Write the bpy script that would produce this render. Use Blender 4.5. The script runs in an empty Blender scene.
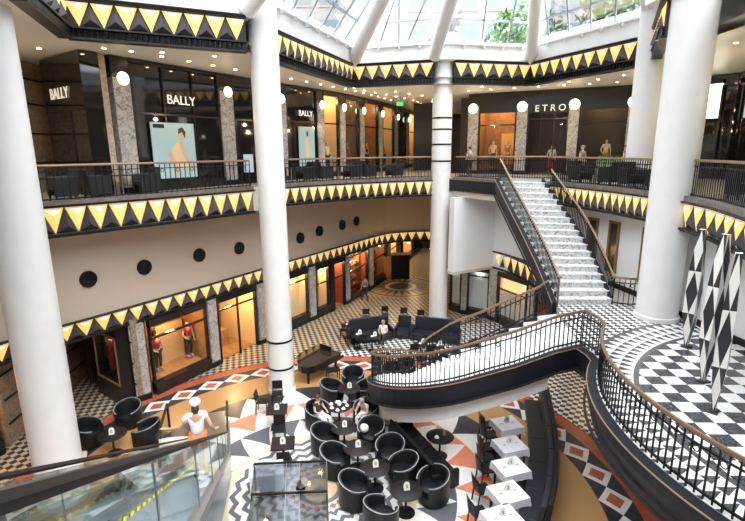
import bpy, bmesh, math, random
from mathutils import Vector, Matrix
from mathutils.geometry import tessellate_polygon
random.seed(7)
sc=bpy.context.scene; COL=sc.collection; PI=math.pi
# ------------------------------------------------------------------ camera
F=485.0; PITCH=math.radians(12.8); ROLL=math.radians(0.47); EYE=10.0
cd=bpy.data.cameras.new('camera'); cam=bpy.data.objects.new('camera',cd); COL.objects.link(cam); sc.camera=cam
cam.location=(0,0,EYE); cd.sensor_fit='HORIZONTAL'; cd.sensor_width=36; cd.lens=36*F/745; cd.clip_end=500; cd.clip_start=.05
cam.matrix_world=Matrix.Translation((0,0,EYE))@Matrix.Rotation(PI/2-PITCH,4,'X')@Matrix.Rotation(-ROLL,4,'Z')
def ray(u,v):   # sight line through a point of the photograph, used to survey where things stand
    x=(u-372.5)/F; y=-(v-260.5)/F; c,s=math.cos(ROLL),math.sin(ROLL)
    a=x*c+y*s; b=-x*s+y*c
    return (a, math.cos(PITCH)+b*math.sin(PITCH), -math.sin(PITCH)+b*math.cos(PITCH))
def P(u,v,z):
    r=ray(u,v); t=(z-EYE)/r[2]; return Vector((r[0]*t,r[1]*t,z))
# ------------------------------------------------------------------ materials
MATS={}
def mat(name,col,rough=.5,metal=0,emis=None,es=0,coat=0,spec=.5):
    if name in MATS: return MATS[name]
    m=bpy.data.materials.new(name); m.use_nodes=True; b=m.node_tree.nodes['Principled BSDF']
    b.inputs['Base Color'].default_value=(*col,1); b.inputs['Roughness'].default_value=rough; b.inputs['Metallic'].default_value=metal
    b.inputs['Coat Weight'].default_value=coat; b.inputs['Specular IOR Level'].default_value=spec
    if emis: b.inputs['Emission Color'].default_value=(*emis,1); b.inputs['Emission Strength'].default_value=es
    MATS[name]=m; return m
def noisy(name,c1,c2,scale=5,rough=.5,detail=4,lo=.35,hi=.65,coat=0,dist=0,metal=0,bump=0):
    m=mat(name,c1,rough,metal,coat=coat); nt=m.node_tree; b=nt.nodes['Principled BSDF']
    tc=nt.nodes.new('ShaderNodeTexCoord'); n=nt.nodes.new('ShaderNodeTexNoise'); n.inputs['Scale'].default_value=scale; n.inputs['Detail'].default_value=detail; n.inputs['Distortion'].default_value=dist
    r=nt.nodes.new('ShaderNodeValToRGB'); r.color_ramp.elements[0].position=lo; r.color_ramp.elements[1].position=hi
    r.color_ramp.elements[0].color=(*c1,1); r.color_ramp.elements[1].color=(*c2,1)
    nt.links.new(tc.outputs['Object'],n.inputs['Vector']); nt.links.new(n.outputs['Fac'],r.inputs['Fac']); nt.links.new(r.outputs['Color'],b.inputs['Base Color'])
    if bump:
        bp=nt.nodes.new('ShaderNodeBump'); bp.inputs['Strength'].default_value=bump; nt.links.new(n.outputs['Fac'],bp.inputs['Height']); nt.links.new(bp.outputs['Normal'],b.inputs['Normal'])
    return m
def glassmat(name,tint=(.9,.97,.95),opacity=.12,rough=.02,refl=.5):
    m=bpy.data.materials.new(name); m.use_nodes=True; nt=m.node_tree; nt.nodes.clear()
    o=nt.nodes.new('ShaderNodeOutputMaterial'); t=nt.nodes.new('ShaderNodeBsdfTransparent'); t.inputs['Color'].default_value=(*tint,1)
    g=nt.nodes.new('ShaderNodeBsdfGlossy'); g.inputs['Roughness'].default_value=rough; g.inputs['Color'].default_value=(.9,.95,.95,1)
    lw=nt.nodes.new('ShaderNodeLayerWeight'); lw.inputs['Blend'].default_value=refl
    ml=nt.nodes.new('ShaderNodeMath'); ml.operation='MULTIPLY_ADD'; ml.inputs[1].default_value=.55; ml.inputs[2].default_value=opacity*.4; ml.use_clamp=True
    mx=nt.nodes.new('ShaderNodeMixShader'); nt.links.new(lw.outputs['Fresnel'],ml.inputs[0]); nt.links.new(ml.outputs[0],mx.inputs[0])
    nt.links.new(t.outputs[0],mx.inputs[1]); nt.links.new(g.outputs[0],mx.inputs[2]); nt.links.new(mx.outputs[0],o.inputs[0]); MATS[name]=m; return m
class E:            # node maths
    nt=None
    def __init__(s,k): s.k=k
    @staticmethod
    def op(o,*a):
        n=E.nt.nodes.new('ShaderNodeMath'); n.operation=o
        for i,x in enumerate(a):
            x=x.k if isinstance(x,E) else x
            if isinstance(x,(int,float)): n.inputs[i].default_value=x
            else: E.nt.links.new(x,n.inputs[i])
        return E(n.outputs[0])
    def __add__(s,o): return E.op('ADD',s,o)
    def __radd__(s,o): return E.op('ADD',o,s)
    def __sub__(s,o): return E.op('SUBTRACT',s,o)
    def __rsub__(s,o): return E.op('SUBTRACT',o,s)
    def __mul__(s,o): return E.op('MULTIPLY',s,o)
    def __rmul__(s,o): return E.op('MULTIPLY',o,s)
    def __truediv__(s,o): return E.op('DIVIDE',s,o)
    def __lt__(s,o): return E.op('LESS_THAN',s,o)
    def __gt__(s,o): return E.op('GREATER_THAN',s,o)
    def fr(s): return E.op('FRACT',s)
    def fl(s): return E.op('FLOOR',s)
    def ab(s): return E.op('ABSOLUTE',s)
def mixc(f,a,b):    # f 0 -> a, 1 -> b ; a,b colour tuples or sockets
    n=E.nt.nodes.new('ShaderNodeMix'); n.data_type='RGBA'; E.nt.links.new(f.k,n.inputs[0])
    for i,x in ((6,a),(7,b)):
        if isinstance(x,tuple): n.inputs[i].default_value=(*x,1)
        else: E.nt.links.new(x,n.inputs[i])
    return n.outputs[2]
def xy(name,rough,coat=0):
    m=mat(name,(.5,.5,.5),rough,coat=coat); E.nt=m.node_tree
    tc=E.nt.nodes.new('ShaderNodeTexCoord'); sp=E.nt.nodes.new('ShaderNodeSeparateXYZ'); E.nt.links.new(tc.outputs['Object'],sp.inputs[0])
    return m,tc,E(sp.outputs[0]),E(sp.outputs[1])
def noise(tc,scale,detail=4,dist=0):
    n=E.nt.nodes.new('ShaderNodeTexNoise'); n.inputs['Scale'].default_value=scale; n.inputs['Detail'].default_value=detail; n.inputs['Distortion'].default_value=dist
    E.nt.links.new(tc.outputs['Object'],n.inputs['Vector']); return E(n.outputs['Fac'])
WHITE=(.80,.78,.74); DARK=(.022,.023,.028); RED=(.40,.085,.04); TAN=(.62,.40,.20)
CX,CY=-1.65,12.8
def floor_material():
    m,tc,x,y=xy('mosaic_floor',.30,.0)
    dx=x-CX; dy=y-CY; r=E.op('SQRT',dx*dx+dy*dy); th=E.op('ARCTAN2',dy,dx)/(2*PI)+.5
    nz=noise(tc,3,6,1.5); nz2=noise(tc,40,3)
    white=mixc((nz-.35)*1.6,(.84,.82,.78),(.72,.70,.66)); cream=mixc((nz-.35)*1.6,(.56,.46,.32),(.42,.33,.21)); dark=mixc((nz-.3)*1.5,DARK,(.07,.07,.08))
    red=mixc((nz-.3)*1.6,RED,(.55,.17,.10)); tan=mixc((nz2-.3)*1.5,(.40,.21,.08),(.62,.37,.17))
    orange=mixc((nz-.3)*1.6,(.72,.20,.11),(.80,.32,.20))
    # checker
    a=math.radians(59.7); c,s=math.cos(a),math.sin(a); T=.205
    u=(x*c+y*s)/T; v=(y*c-x*s)/T
    chk=((u.fl()+v.fl())*.5).fr()>.25
    # cream by the shops, painted darker for dim aisle light; white in bright hall
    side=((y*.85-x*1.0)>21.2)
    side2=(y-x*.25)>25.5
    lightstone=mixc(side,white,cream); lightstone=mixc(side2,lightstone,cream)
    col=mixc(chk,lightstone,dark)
    # far round inlay of the arcade
    ex=x-2.1; ey=y-35.2; er=E.op('SQRT',ex*ex+ey*ey); eth=E.op('ARCTAN2',ey,ex)/(2*PI)+.5
    col=mixc(er<3.0,col,(.42,.32,.18)); col=mixc(er<2.7,col,(.05,.045,.04))
    w=((eth*24).fr()*2-1).ab(); col=mixc((er<2.5)*(w<((er-1.2)/1.3)),col,(.40,.30,.18)); col=mixc(er<1.2,col,(.38,.28,.16)); col=mixc(er<.9,col,(.05,.045,.04))
    def ring(rr,new):
        nonlocal col; col=mixc(r<rr,col,new)
    ring(9.74,(.03,.03,.035)); ring(9.68,red)
    U=((th*46).fr()*2-1).ab(); V=((r-8.68)/.49).ab(); d=U+V
    dm=mixc(d<1.0,dark,white); dm=mixc(d<.56,dm,red); ring(9.17,dm)
    ring(8.2,tan)
    U2=((th*22).fr()*2-1).ab(); t=mixc(U2<(6.6-r)/1.3,dark,white); ring(6.6,t)
    U3=((th*22+.5).fr()*2-1).ab(); t=mixc(U3<(r-4.1)/1.2,white,orange); ring(5.3,t)
    U4=((th*22+.5).fr()*2-1).ab(); t=mixc(U4<(r-2.95)/1.15,white,(.12,.125,.14)); ring(4.1,t)
    ring(2.95,(.78,.62,.42))
    z=((th*26).fr()*2-1).ab(); ch=((r+z*.16)/.36).fr()<.45; t=mixc(ch,white,(.15,.155,.17)); ring(2.7,t)
    ring(1.0,white); U5=((th*22).fr()*2-1).ab()+((r-.83)/.12).ab(); ring(.98,mixc(U5<1.0,(.84,.80,.76),(.55,.16,.11)))
    ring(.68,(.22,.22,.24)); ring(.52,(.72,.56,.36)); ring(.16,(.2,.2,.22))
    b=E.nt.nodes['Principled BSDF']; b.inputs['Specular IOR Level'].default_value=.3; E.nt.links.new(col,b.inputs['Base Color']); return m
PCX,PCY,PR=11.8,9.0,6.55
def platform_material():
    m,tc,x,y=xy('platform_marble',.18)
    nz=noise(tc,2.2,8,2.5); nz3=noise(tc,9,8,3)
    white=mixc((nz-.4)*2,(.86,.86,.85),(.66,.67,.68)); dark=mixc((nz3-.45)*2.6,(.03,.035,.04),(.22,.23,.25))
    dx=x-PCX; dy=y-PCY; r=E.op('SQRT',dx*dx+dy*dy); th=E.op('ARCTAN2',dy,dx)/(2*PI)+.5
    a=math.radians(-2); c,s=math.cos(a),math.sin(a); T=.44
    u=(x*c+y*s)/T; v=(y*c-x*s)/T
    col=mixc(((u.fl()+v.fl())*.5).fr()>.25,white,dark)
    tri=(((th*120).fr()*2-1).ab()<((r-5.68)/.36).fr()*.8)
    band=mixc(tri,white,(.08,.085,.09))
    # landing zone keeps small checks inside a diagonal frame
    u2=(x+y)/.26; v2=(y-x)/.26
    small=mixc(((u2.fl()+v2.fl())*.5).fr()>.25,white,(.06,.065,.07))
    col=mixc(r>5.55,col,(.09,.09,.10)); col=mixc(r>5.68,col,band); col=mixc((r>6.75)*(y>13.4),col,(.10,.10,.11)); col=mixc((r>6.87)*(y>13.4),col,small)
    b=E.nt.nodes['Principled BSDF']; E.nt.links.new(col,b.inputs['Base Color']); return m
M_floor=floor_material(); M_plat=platform_material()
paint=mat('white_paint',(.86,.86,.86),.55); cream=mat('cream_paint',(.60,.49,.39),.7); soff=mat('soffit_paint',(.62,.58,.52),.35)
ceilm=mat('ceiling_panels',(.84,.79,.71),.35,.0)
colm=noisy('column_white',(.73,.725,.71),(.76,.755,.74),2,.4)
black=mat('black_lacquer',(.008,.008,.009),.3,coat=.1,spec=.3); blackm=mat('black_metal',(.010,.010,.012),.45,.0,spec=.25); fascia=mat('blue_black_fascia',(.012,.014,.022),.45,spec=.3)
moldm=mat('dark_molding',(.018,.016,.017),.5,spec=.3); pyr=mat('dark_pyramid',(.04,.042,.052),.45,spec=.35); brass=mat('bronze_rail',(.26,.165,.10),.38,.5); brassl=mat('brass_trim',(.48,.34,.21),.4,.5)
goldm=mat('lit_alabaster_daylit',(.9,.84,.72),.5,emis=(1,.80,.45),es=.45); gold2=mat('lit_alabaster_warm',(.85,.60,.22),.5,emis=(1,.60,.14),es=.62)  # top facets painted paler, standing in for daylight from above
marb=noisy('grey_marble',(.50,.47,.44),(.20,.19,.185),4,.25,8,.40,.66,dist=2)
marbw=noisy('white_marble',(.88,.88,.87),(.30,.32,.34),2.2,.3,9,.50,.72,dist=4)
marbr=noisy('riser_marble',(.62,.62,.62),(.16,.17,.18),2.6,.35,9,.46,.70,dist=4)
tanm=noisy('tan_marble',(.55,.42,.29),(.30,.20,.12),4,.35,8,.38,.68,dist=2)
marbd=noisy('dark_marble_joint',(.10,.10,.11),(.3,.3,.3),6,.3,6,dist=2)
marbb=noisy('brown_marble',(.36,.27,.19),(.17,.11,.07),5,.3,8,.38,.68,dist=2)
leather=mat('black_leather',(.007,.0075,.010),.38,spec=.32); leather2=noisy('navy_black_leather',(.007,.009,.015),(.014,.017,.026),14,.4,3,bump=.25)
cardm=mat('menu_card',(.80,.80,.74),.6); cardg=mat('menu_emblem',(.35,.34,.22),.6); linen=noisy('white_linen',(.83,.84,.88),(.76,.77,.82),8,.8,3,bump=.1)
porcel=mat('porcelain',(.9,.9,.9),.2); globe=mat('globe_light',(1,.95,.8),.3,emis=(1,.84,.55),es=2.2); spotm=mat('spot_light',(1,.9,.7),.3,emis=(1,.70,.36),es=55)
silver=mat('brushed_steel',(.45,.46,.47),.3,.9); rubber=mat('handrail_rubber',(.02,.016,.015),.45,spec=.3); alu=mat('grey_aluminium',(.38,.40,.42),.35,.7); yellow=mat('yellow_edge',(.85,.68,.03),.5)
shopwood=noisy('shop_wood',(.42,.22,.09),(.30,.14,.05),3,.4); shopcream=mat('shop_cream',(.80,.62,.36),.7); shopdark=mat('shop_dark',(.05,.035,.03),.6); frame=mat('shop_frame_black',(.014,.013,.013),.25)
skin=mat('skin',(.62,.38,.27),.55); hairb=mat('brown_hair',(.07,.03,.018),.6); hairg=mat('grey_hair',(.32,.30,.29),.7); wht=mat('white_cloth',(.84,.83,.84),.8); greyc=mat('grey_cloth',(.22,.22,.25),.8); orangec=mat('rust_cloth',(.52,.17,.04),.8); darkc=mat('dark_cloth',(.025,.025,.03),.8); bluec=mat('blue_cloth',(.10,.20,.38),.8)
redc=mat('red_cloth',(.45,.03,.04),.7); mann=mat('mannequin_tan',(.66,.46,.33),.5); green=mat('plant_green',(.10,.26,.05),.6); potm=mat('green_pot',(.25,.42,.22),.5)
clear=glassmat('clear_glass',(.96,.98,.97),.10,.02,.35); tinted=glassmat('tinted_glass',(.72,.82,.82),.2,.04,.25); roofglass=glassmat('roof_glass',(.95,.98,1),.05,.05,.2); greyglass=glassmat('grey_glass',(.66,.69,.74),.2,.05,.3); shopglass=glassmat('shop_glass',(.95,.95,.93),.04,.01,.12)
darkglass=mat('dark_shop_glass',(.012,.011,.012),.06,coat=.6)
# ------------------------------------------------------------------ mesh builder
class MB:
    def __init__(s): s.v=[]; s.f=[]; s.m=[]; s.sm=False
    def face(s,pts,mi=0):
        n=len(s.v); s.v+= [tuple(p) for p in pts]; s.f.append(tuple(range(n,n+len(pts)))); s.m.append(mi); return s
    def add(s,vs,fs,mi=0):
        n=len(s.v); s.v+=[tuple(p) for p in vs]; s.f+=[tuple(i+n for i in f) for f in fs]; s.m+=[mi]*len(fs); return s
    def box(s,x0,x1,y0,y1,z0,z1,mi=0):
        vs=[(x,y,z) for z in (z0,z1) for x,y in ((x0,y0),(x1,y0),(x1,y1),(x0,y1))]
        return s.add(vs,[(0,3,2,1),(4,5,6,7),(0,1,5,4),(1,2,6,5),(2,3,7,6),(3,0,4,7)],mi)
    def hexa(s,b,t,mi=0):   # bottom quad, top quad (ccw)
        return s.add(list(b)+list(t),[(0,3,2,1),(4,5,6,7),(0,1,5,4),(1,2,6,5),(2,3,7,6),(3,0,4,7)],mi)
    def bar(s,p,q,w,h=None,mi=0):
        p=Vector(p);q=Vector(q);h=h or w; d=(q-p).normalized(); up=Vector((0,0,1)) if abs(d.z)<.95 else Vector((0,1,0))
        a=d.cross(up).normalized(); b=a.cross(d).normalized(); a*=w/2; b*=h/2
        return s.hexa([p-a-b,p+a-b,p+a+b,p-a+b],[q-a-b,q+a-b,q+a+b,q-a+b],mi)
    def cyl(s,p,q,r0,r1=None,n=16,mi=0):
        p=Vector(p);q=Vector(q);r1=r0 if r1 is None else r1; d=(q-p).normalized(); up=Vector((0,0,1)) if abs(d.z)<.95 else Vector((1,0,0))
        a=d.cross(up).normalized(); b=a.cross(d); vs=[]
        for c,r in ((p,r0),(q,r1)): vs+=[c+(a*math.cos(2*PI*i/n)+b*math.sin(2*PI*i/n))*r for i in range(n)]
        fs=[(i,i+n,(i+1)%n+n,(i+1)%n) for i in range(n)]+[tuple(range(n)),tuple(range(2*n-1,n-1,-1))]
        return s.add(vs,fs,mi)
    def lathe(s,prof,c=(0,0,0),n=24,mi=0,a0=0,a1=2*PI):
        full=abs(a1-a0-2*PI)<1e-6; k=n if full else n+1; vs=[];fs=[]
        for i in range(k):
            a=a0+(a1-a0)*i/n
            vs+=[(c[0]+r*math.cos(a),c[1]+r*math.sin(a),c[2]+z) for r,z in prof]
        L=len(prof)
        for i in range(n):
            j=(i+1)%k
            for t in range(L-1): fs.append((i*L+t,j*L+t,j*L+t+1,i*L+t+1))
        return s.add(vs,fs,mi)
    def prism(s,poly,z0,z1,mi=0):
        n=len(poly); vs=[(p[0],p[1],z0) for p in poly]+[(p[0],p[1],z1) for p in poly]
        tr=tessellate_polygon([[Vector((p[0],p[1],0)) for p in poly]])
        fs=[tuple(t) for t in tr]+[tuple(i+n for i in reversed(t)) for t in tr]+[(i,(i+1)%n,(i+1)%n+n,i+n) for i in range(n)]
        return s.add(vs,fs,mi)
    def sweep(s,path,sec,mi=0,closed=True,loop=False):   # sec: list of (side,up); side + = right of travel
        n=len(path); L=len(sec); vs=[]
        for i in range(n):
            p=Vector(path[i]); a=Vector(path[i-1]) if (i>0 or loop) else None; b=Vector(path[(i+1)%n]) if (i<n-1 or loop) else None
            d1=(p-a) if a is not None else (b-p); d2=(b-p) if b is not None else (p-a)
            d1=Vector((d1.x,d1.y,0)).normalized(); d2=Vector((d2.x,d2.y,0)).normalized(); t=(d1+d2)
            t=t.normalized() if t.length>1e-4 else d1
            k=1/max(.35,t.dot(d1)); sd=Vector((t.y,-t.x,0))*k
            vs+=[p+sd*a_+Vector((0,0,b_)) for a_,b_ in sec]
        fs=[]
        for i in range(n if loop else n-1):
            j=(i+1)%n
            for t in range(L if closed else L-1):
                u=(t+1)%L; fs.append((i*L+t,i*L+u,j*L+u,j*L+t))
        if closed and not loop: fs+= [tuple(range(L))[::-1],tuple(range((n-1)*L,n*L))]
        return s.add(vs,fs,mi)
    def ball(s,c,r,n=12,mi=0,sz=1):
        prof=[(max(1e-4,r*math.sin(PI*i/n)),-r*sz*math.cos(PI*i/n)) for i in range(n+1)]
        return s.lathe(prof,c,n*2,mi)
    def build(s,name,mats,parent=None,world=False,smooth=False,bevel=0):
        me=bpy.data.meshes.new(name); vs=s.v
        if parent is not None and world:
            mi=PM[parent.name].inverted(); vs=[tuple(mi@Vector(v)) for v in vs]
        me.from_pydata(vs,[],s.f); me.polygons.foreach_set('material_index',s.m)
        for m in (mats if isinstance(mats,(list,tuple)) else [mats]): me.materials.append(m)
        bm=bmesh.new(); bm.from_mesh(me); bmesh.ops.remove_doubles(bm,verts=bm.verts,dist=1e-5); bmesh.ops.recalc_face_normals(bm,faces=bm.faces); bm.to_mesh(me); bm.free()
        if smooth:
            me.polygons.foreach_set('use_smooth',[True]*len(me.polygons))
            try: me.set_sharp_from_angle(angle=math.radians(40))
            except Exception: pass
        o=bpy.data.objects.new(name,me); COL.objects.link(o)
        if parent is not None:
            o.parent=parent; PM[o.name]=PM.get(parent.name,Matrix.Identity(4))
        if bevel:
            b=o.modifiers.new('bevel','BEVEL'); b.width=bevel; b.segments=2; b.limit_method='ANGLE'
        return o
PM={}
def thing(name,label,cat,loc=(0,0,0),rz=0,group=None):
    o=bpy.data.objects.new(name,None); COL.objects.link(o); o.location=loc; o.rotation_euler=(0,0,rz); o.empty_display_size=.1
    PM[o.name]=Matrix.Translation(loc)@Matrix.Rotation(rz,4,'Z')
    o['label']=label; o['category']=cat
    if group: o['group']=group
    return o
def tag(o,label,cat,group=None):
    o['label']=label; o['category']=cat
    if group: o['group']=group
    return o
def st(o): o['kind']='structure'; return o
def dup(root,loc,rz,label=None,group=None,scale=None):
    r=root.copy(); COL.objects.link(r); r.location=loc; r.rotation_euler=(0,0,rz); PM[r.name]=Matrix.Translation(loc)@Matrix.Rotation(rz,4,'Z')
    if label: r['label']=label
    if group: r['group']=group
    if scale: r.scale=scale
    for ch in root.children:
        c=ch.copy(); COL.objects.link(c); c.parent=r
        for g in ch.children:
            d=g.copy(); COL.objects.link(d); d.parent=c
    return r
class Placer:       # first call moves the prototype, later calls copy it
    def __init__(s,proto): s.p=proto; s.used=False
    def __call__(s,loc,rz,label,group=None,scale=None):
        if not s.used:
            s.used=True; s.p.location=loc; s.p.rotation_euler=(0,0,rz); s.p['label']=label
            PM[s.p.name]=Matrix.Translation(loc)@Matrix.Rotation(rz,4,'Z')
            if group: s.p['group']=group
            if scale: s.p.scale=scale
            return s.p
        return dup(s.p,loc,rz,label,group,scale)
def V2(p): return Vector((p[0],p[1]))
def arclen(path):
    a=[0]
    for i in range(1,len(path)): a.append(a[-1]+(Vector(path[i])-Vector(path[i-1])).length)
    return a
def along(path,s,A=None):
    A=A or arclen(path); i=1
    while i<len(path)-1 and A[i]<s: i+=1
    p=Vector(path[i-1]); q=Vector(path[i]); t=(s-A[i-1])/max(1e-9,A[i]-A[i-1]); return p.lerp(q,t),(q-p).normalized()
def spline(pts,n=6):    # Catmull-Rom
    P_=[Vector(p) for p in pts]; out=[]
    for i in range(len(P_)-1):
        p0=P_[max(0,i-1)];p1=P_[i];p2=P_[i+1];p3=P_[min(len(P_)-1,i+2)]
        for k in range(n):
            t=k/n; out.append(.5*((2*p1)+(p2-p0)*t+(2*p0-5*p1+4*p2-p3)*t*t+(3*p1-p0-3*p2+p3)*t**3))
    out.append(P_[-1]); return out
def text(s,size,depth,mt,name,loc,rotm,parent=None,align='CENTER'):
    cu=bpy.data.curves.new(name,'FONT'); cu.body=s; cu.size=size; cu.extrude=depth; cu.align_x=align; cu.align_y='CENTER'
    o=bpy.data.objects.new(name+'_curve',cu); COL.objects.link(o); dg=bpy.context.evaluated_depsgraph_get(); me=bpy.data.meshes.new_from_object(o.evaluated_get(dg))
    bpy.data.objects.remove(o); me.materials.clear(); me.materials.append(mt); me.name=name
    M_=Matrix.Translation(loc)@rotm
    if parent is not None: M_=PM[parent.name].inverted()@M_
    me.transform(M_); n=bpy.data.objects.new(name,me); COL.objects.link(n)
    if parent is not None: n.parent=parent
    return n
def facing(t,n):    # matrix whose local x runs along t, y is up, z is the outward normal n
    t=Vector((t[0],t[1],0)).normalized(); n=Vector((n[0],n[1],0)).normalized(); m=Matrix.Identity(4)
    m.col[0]=(*t,0); m.col[1]=(0,0,1,0); m.col[2]=(*n,0); return m
WORLD=4.7; SUN=2.7; EXPO=0.24
# ------------------------------------------------------------------ plan of the building
ZU=8.45; ZC=13.4; ZP=4.2
W=[(-13.6,9),(-12.7,14.9),(-13.2,20.8),(-9.6,18.1),(-7.2,22.2),(-4.7,26.3),(-1.85,30.8),(.9,37),(5.2,50)]
VW=[(5.6,36),(4.9,29.4),(7.1,27.9),(9.2,23.5),(10.3,20.3),(10.7,18),(10.9,15),(11.2,12.5),(13.5,9),(13.5,-2)]
UW=[(5.6,50),(5.2,32.6),(14.5,28.2),(17.2,24),(15.2,16),(14.2,11),(14.2,-4)]
GL=[(-14.2,9.5),(-13.5,11.6),(-10.3,15.2),(-8.0,17.8),(-5.2,21.3),(-4.3,22.9),(-2.6,24.5),(-.6,25.9),(1.4,27),(3.4,27.7)]
GM=[(3.4,27.7),(4.6,27.5),(5.4,26.3),(6.35,24.6)]
GR=[(8.4,23.3),(9.05,21.6),(9.6,19.2),(9.9,16.8),(10.05,15.6),(9.75,13.7),(9.1,11.7),(8.3,9.5),(7.8,7.0),(7.6,1.0)]
FT=[(-7.0,9.0),(-7.95,12.1),(-9.2,15.9),(-4.35,18.25),(-3.75,20.2),(-1.0,28.2),(3.3,27.0),(4.4,27.1),(8.7,28.1),(11.4,22.2),(11.75,21.6),(9.25,16.45),(9.3,17.1),(10.8,17.1),(10.8,14.2),(8.6,9.0),(7.2,-5),(-7.2,-5)]
# floors
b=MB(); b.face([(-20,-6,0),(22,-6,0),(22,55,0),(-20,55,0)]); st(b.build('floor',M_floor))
up=noisy('gallery_stone',(.66,.63,.58),(.52,.50,.46),5,.22)
poly=GL[:-1]+GM+GR+[(7.6,-6),(19,-6),(19,26),(14.5,28.4),(5.4,33),(6,52),(-1,52),(-16,30),(-16,9.5)]
b=MB(); b.prism(poly,7.42,ZU); st(b.build('floor',[soff]))
b=MB(); b.prism([(p[0],p[1]) for p in poly],ZU,ZU+.02); st(b.build('floor',[up]))
b=MB(); b.box(-8,7.4,-6,.2,8.0,ZU-.02); st(b.build('floor',[up]))
# ceiling of the gallery round the glazed opening
o2=[(20,-6),(20,32),(8,52),(-4,52),(-18,32),(-18,-6)]
def ringmesh(inner,outer,z0,z1):
    b=MB(); allp=inner+outer
    tr=tessellate_polygon([[Vector((*p,0)) for p in outer],[Vector((*p,0)) for p in inner]])
    pts=outer+inner; n=len(pts)
    b.add([(p[0],p[1],z0) for p in pts]+[(p[0],p[1],z1) for p in pts],[tuple(t) for t in tr]+[tuple(i+n for i in t) for t in tr]); return b
b=ringmesh(FT,o2,ZC+.02,ZC+.35); st(b.build('ceiling',ceilm))
b=ringmesh(FT,o2,15.2,15.5); st(b.build('ceiling',paint))
# ceiling panel joints
# walls
def wall(name,path,z0,z1,m,th=.25,inward=0):
    b=MB(); b.sweep([(p[0],p[1],0) for p in path],[(-inward,z0),(-inward-th,z0),(-inward-th,z1),(-inward,z1)]); return st(b.build(name,m))
# porthole wall over the ground floor shops
PW=W[0:2]+W[2:8]; PW=[(-13.4,9),(-12.5,13.8),(-9.9,18.0),(-7.35,22.0),(-4.85,26.1),(-2.0,30.6),(0,33.9),(1.6,35.6),(4.6,36.1),(6.2,34)]
PWs=spline([(p[0],p[1],0) for p in PW],4)
wall('wall_left',PWs,3.3,7.6,cream)
b=MB(); b.prism([(p.x,p.y) for p in PWs]+[(7.5,52),(-1,52),(-17,30),(-17,9)],3.55,3.7); st(b.build('ceiling',soff))
# outer shells of the shops
for nm,pth,z0,z1 in (('wall_left',W,0,3.6),('wall_left',W,ZU,13.7),('wall_right',VW,0,7.6),('wall_right',UW,ZU,13.7)): pass
st(MB().box(-20,22,-6.3,-6,0,16).build('wall_back',cream))
st(MB().box(-20.2,-20,-6,55,0,16).build('wall_left',shopdark)); st(MB().box(22,22.2,-6,55,0,16).build('wall_right',shopdark)); st(MB().box(-20,22,55,55.2,0,16).build('wall_front',shopdark))
wall('wall_right',[(4.3,26.9),(4.5,26.5),(7.1,27.9),(7.35,27.5),(8.3,25.2)],3.25,7.44,paint)
b=MB(); b.prism([(4.3,26.9),(4.5,26.5),(7.1,27.9),(9.4,23.5),(10.2,20.3),(12,20.3),(12,38),(4.6,38)],3.1,3.25); st(b.build('ceiling',soff))
wall('wall_right',[(8.3,25.2)]+VW[3:],ZP-.3,7.44,paint,.3)
wall('wall_right',[(10.45,19.6)]+VW[5:],0,ZP-.3,cream,.3)
wall('wall_right',VW[3:],3.1,ZP-.3,paint,.3)
wall('wall_right',[(13.6,9),(13.6,-6)],ZP,7.4,paint,.3)
# ------------------------------------------------------------------ friezes of lit triangles
def frieze(name,path,z0,z1,label,group,n=None,sp=.70,proj=.16,dentil=True,top=True,lit=True):
    path=[(p[0],p[1],0) for p in path]; c,_=along(path,arclen(path)[-1]/2); root=thing(name,label,'frieze',(c.x,c.y,z0),0,group)
    h=z1-z0; t0=z0+(.30*h if dentil else .10*h); t1=z1-.07*h
    MB().sweep(path,[(0,z0),(0,z1),(-.25,z1),(-.25,z0)]).build('band',moldm,root,True)
    b=MB(); b.sweep(path,[(proj,z1-.07*h),(proj+.05,z1),(0,z1),(0,z1-.07*h)]); b.sweep(path,[(0,t0-.04*h),(proj,t0-.04*h),(proj,t0),(0,t0)])
    b.sweep(path,[(0,z0),(proj*.7,z0),(proj*.7,z0+.05*h),(0,z0+.05*h)]); b.build('molding',moldm,root,True)
    A=arclen(path); Ltot=A[-1]
    if dentil:
        b=MB(); k=int(Ltot/.16)
        for i in range(k):
            p,t=along(path,(i+.5)*Ltot/k,A); nn=Vector((t.y,-t.x,0)); q=p+nn*(proj*.35)
            b.bar((q.x,q.y,z0+.08*h),(q.x,q.y,t0-.07*h),.08,proj*.5)
        b.build('dentil_row',black,root,True)
    n=n or max(2,int(round(Ltot/sp))); w=Ltot/n
    g=MB();
    for i in range(n):
        s=(i+.5)*w; p,t=along(path,s,A); nn=Vector((t.y,-t.x,0)); hw=w*.47
        zt=t1-.02; zb=t0+.02
        a=p-t*hw+Vector((0,0,zt))+nn*.03; c_=p+t*hw+Vector((0,0,zt))+nn*.03; d=p+Vector((0,0,zb))+nn*.03
        ap=p+nn*(proj*.9)+Vector((0,0,zb+(zt-zb)*.72))
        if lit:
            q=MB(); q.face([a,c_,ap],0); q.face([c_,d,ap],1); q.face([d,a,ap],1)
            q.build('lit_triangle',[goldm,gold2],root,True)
        if i<n-1:
            p2,t2=along(path,s+w/2,A); n2=Vector((t2.y,-t2.x,0))
            a=p2-t2*hw*.96+Vector((0,0,zb))+n2*.01; c_=p2+t2*hw*.96+Vector((0,0,zb))+n2*.01; d=p2+Vector((0,0,zt))+n2*.01; ap=p2+n2*(proj*1.25)+Vector((0,0,zb+(zt-zb)*.28))
            g=MB(); g.face([a,c_,ap]); g.face([c_,d,ap]); g.face([d,a,ap]); g.build('dark_pyramid',pyr,root,True)
    return root
Gf='friezes of lit triangles'
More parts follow.
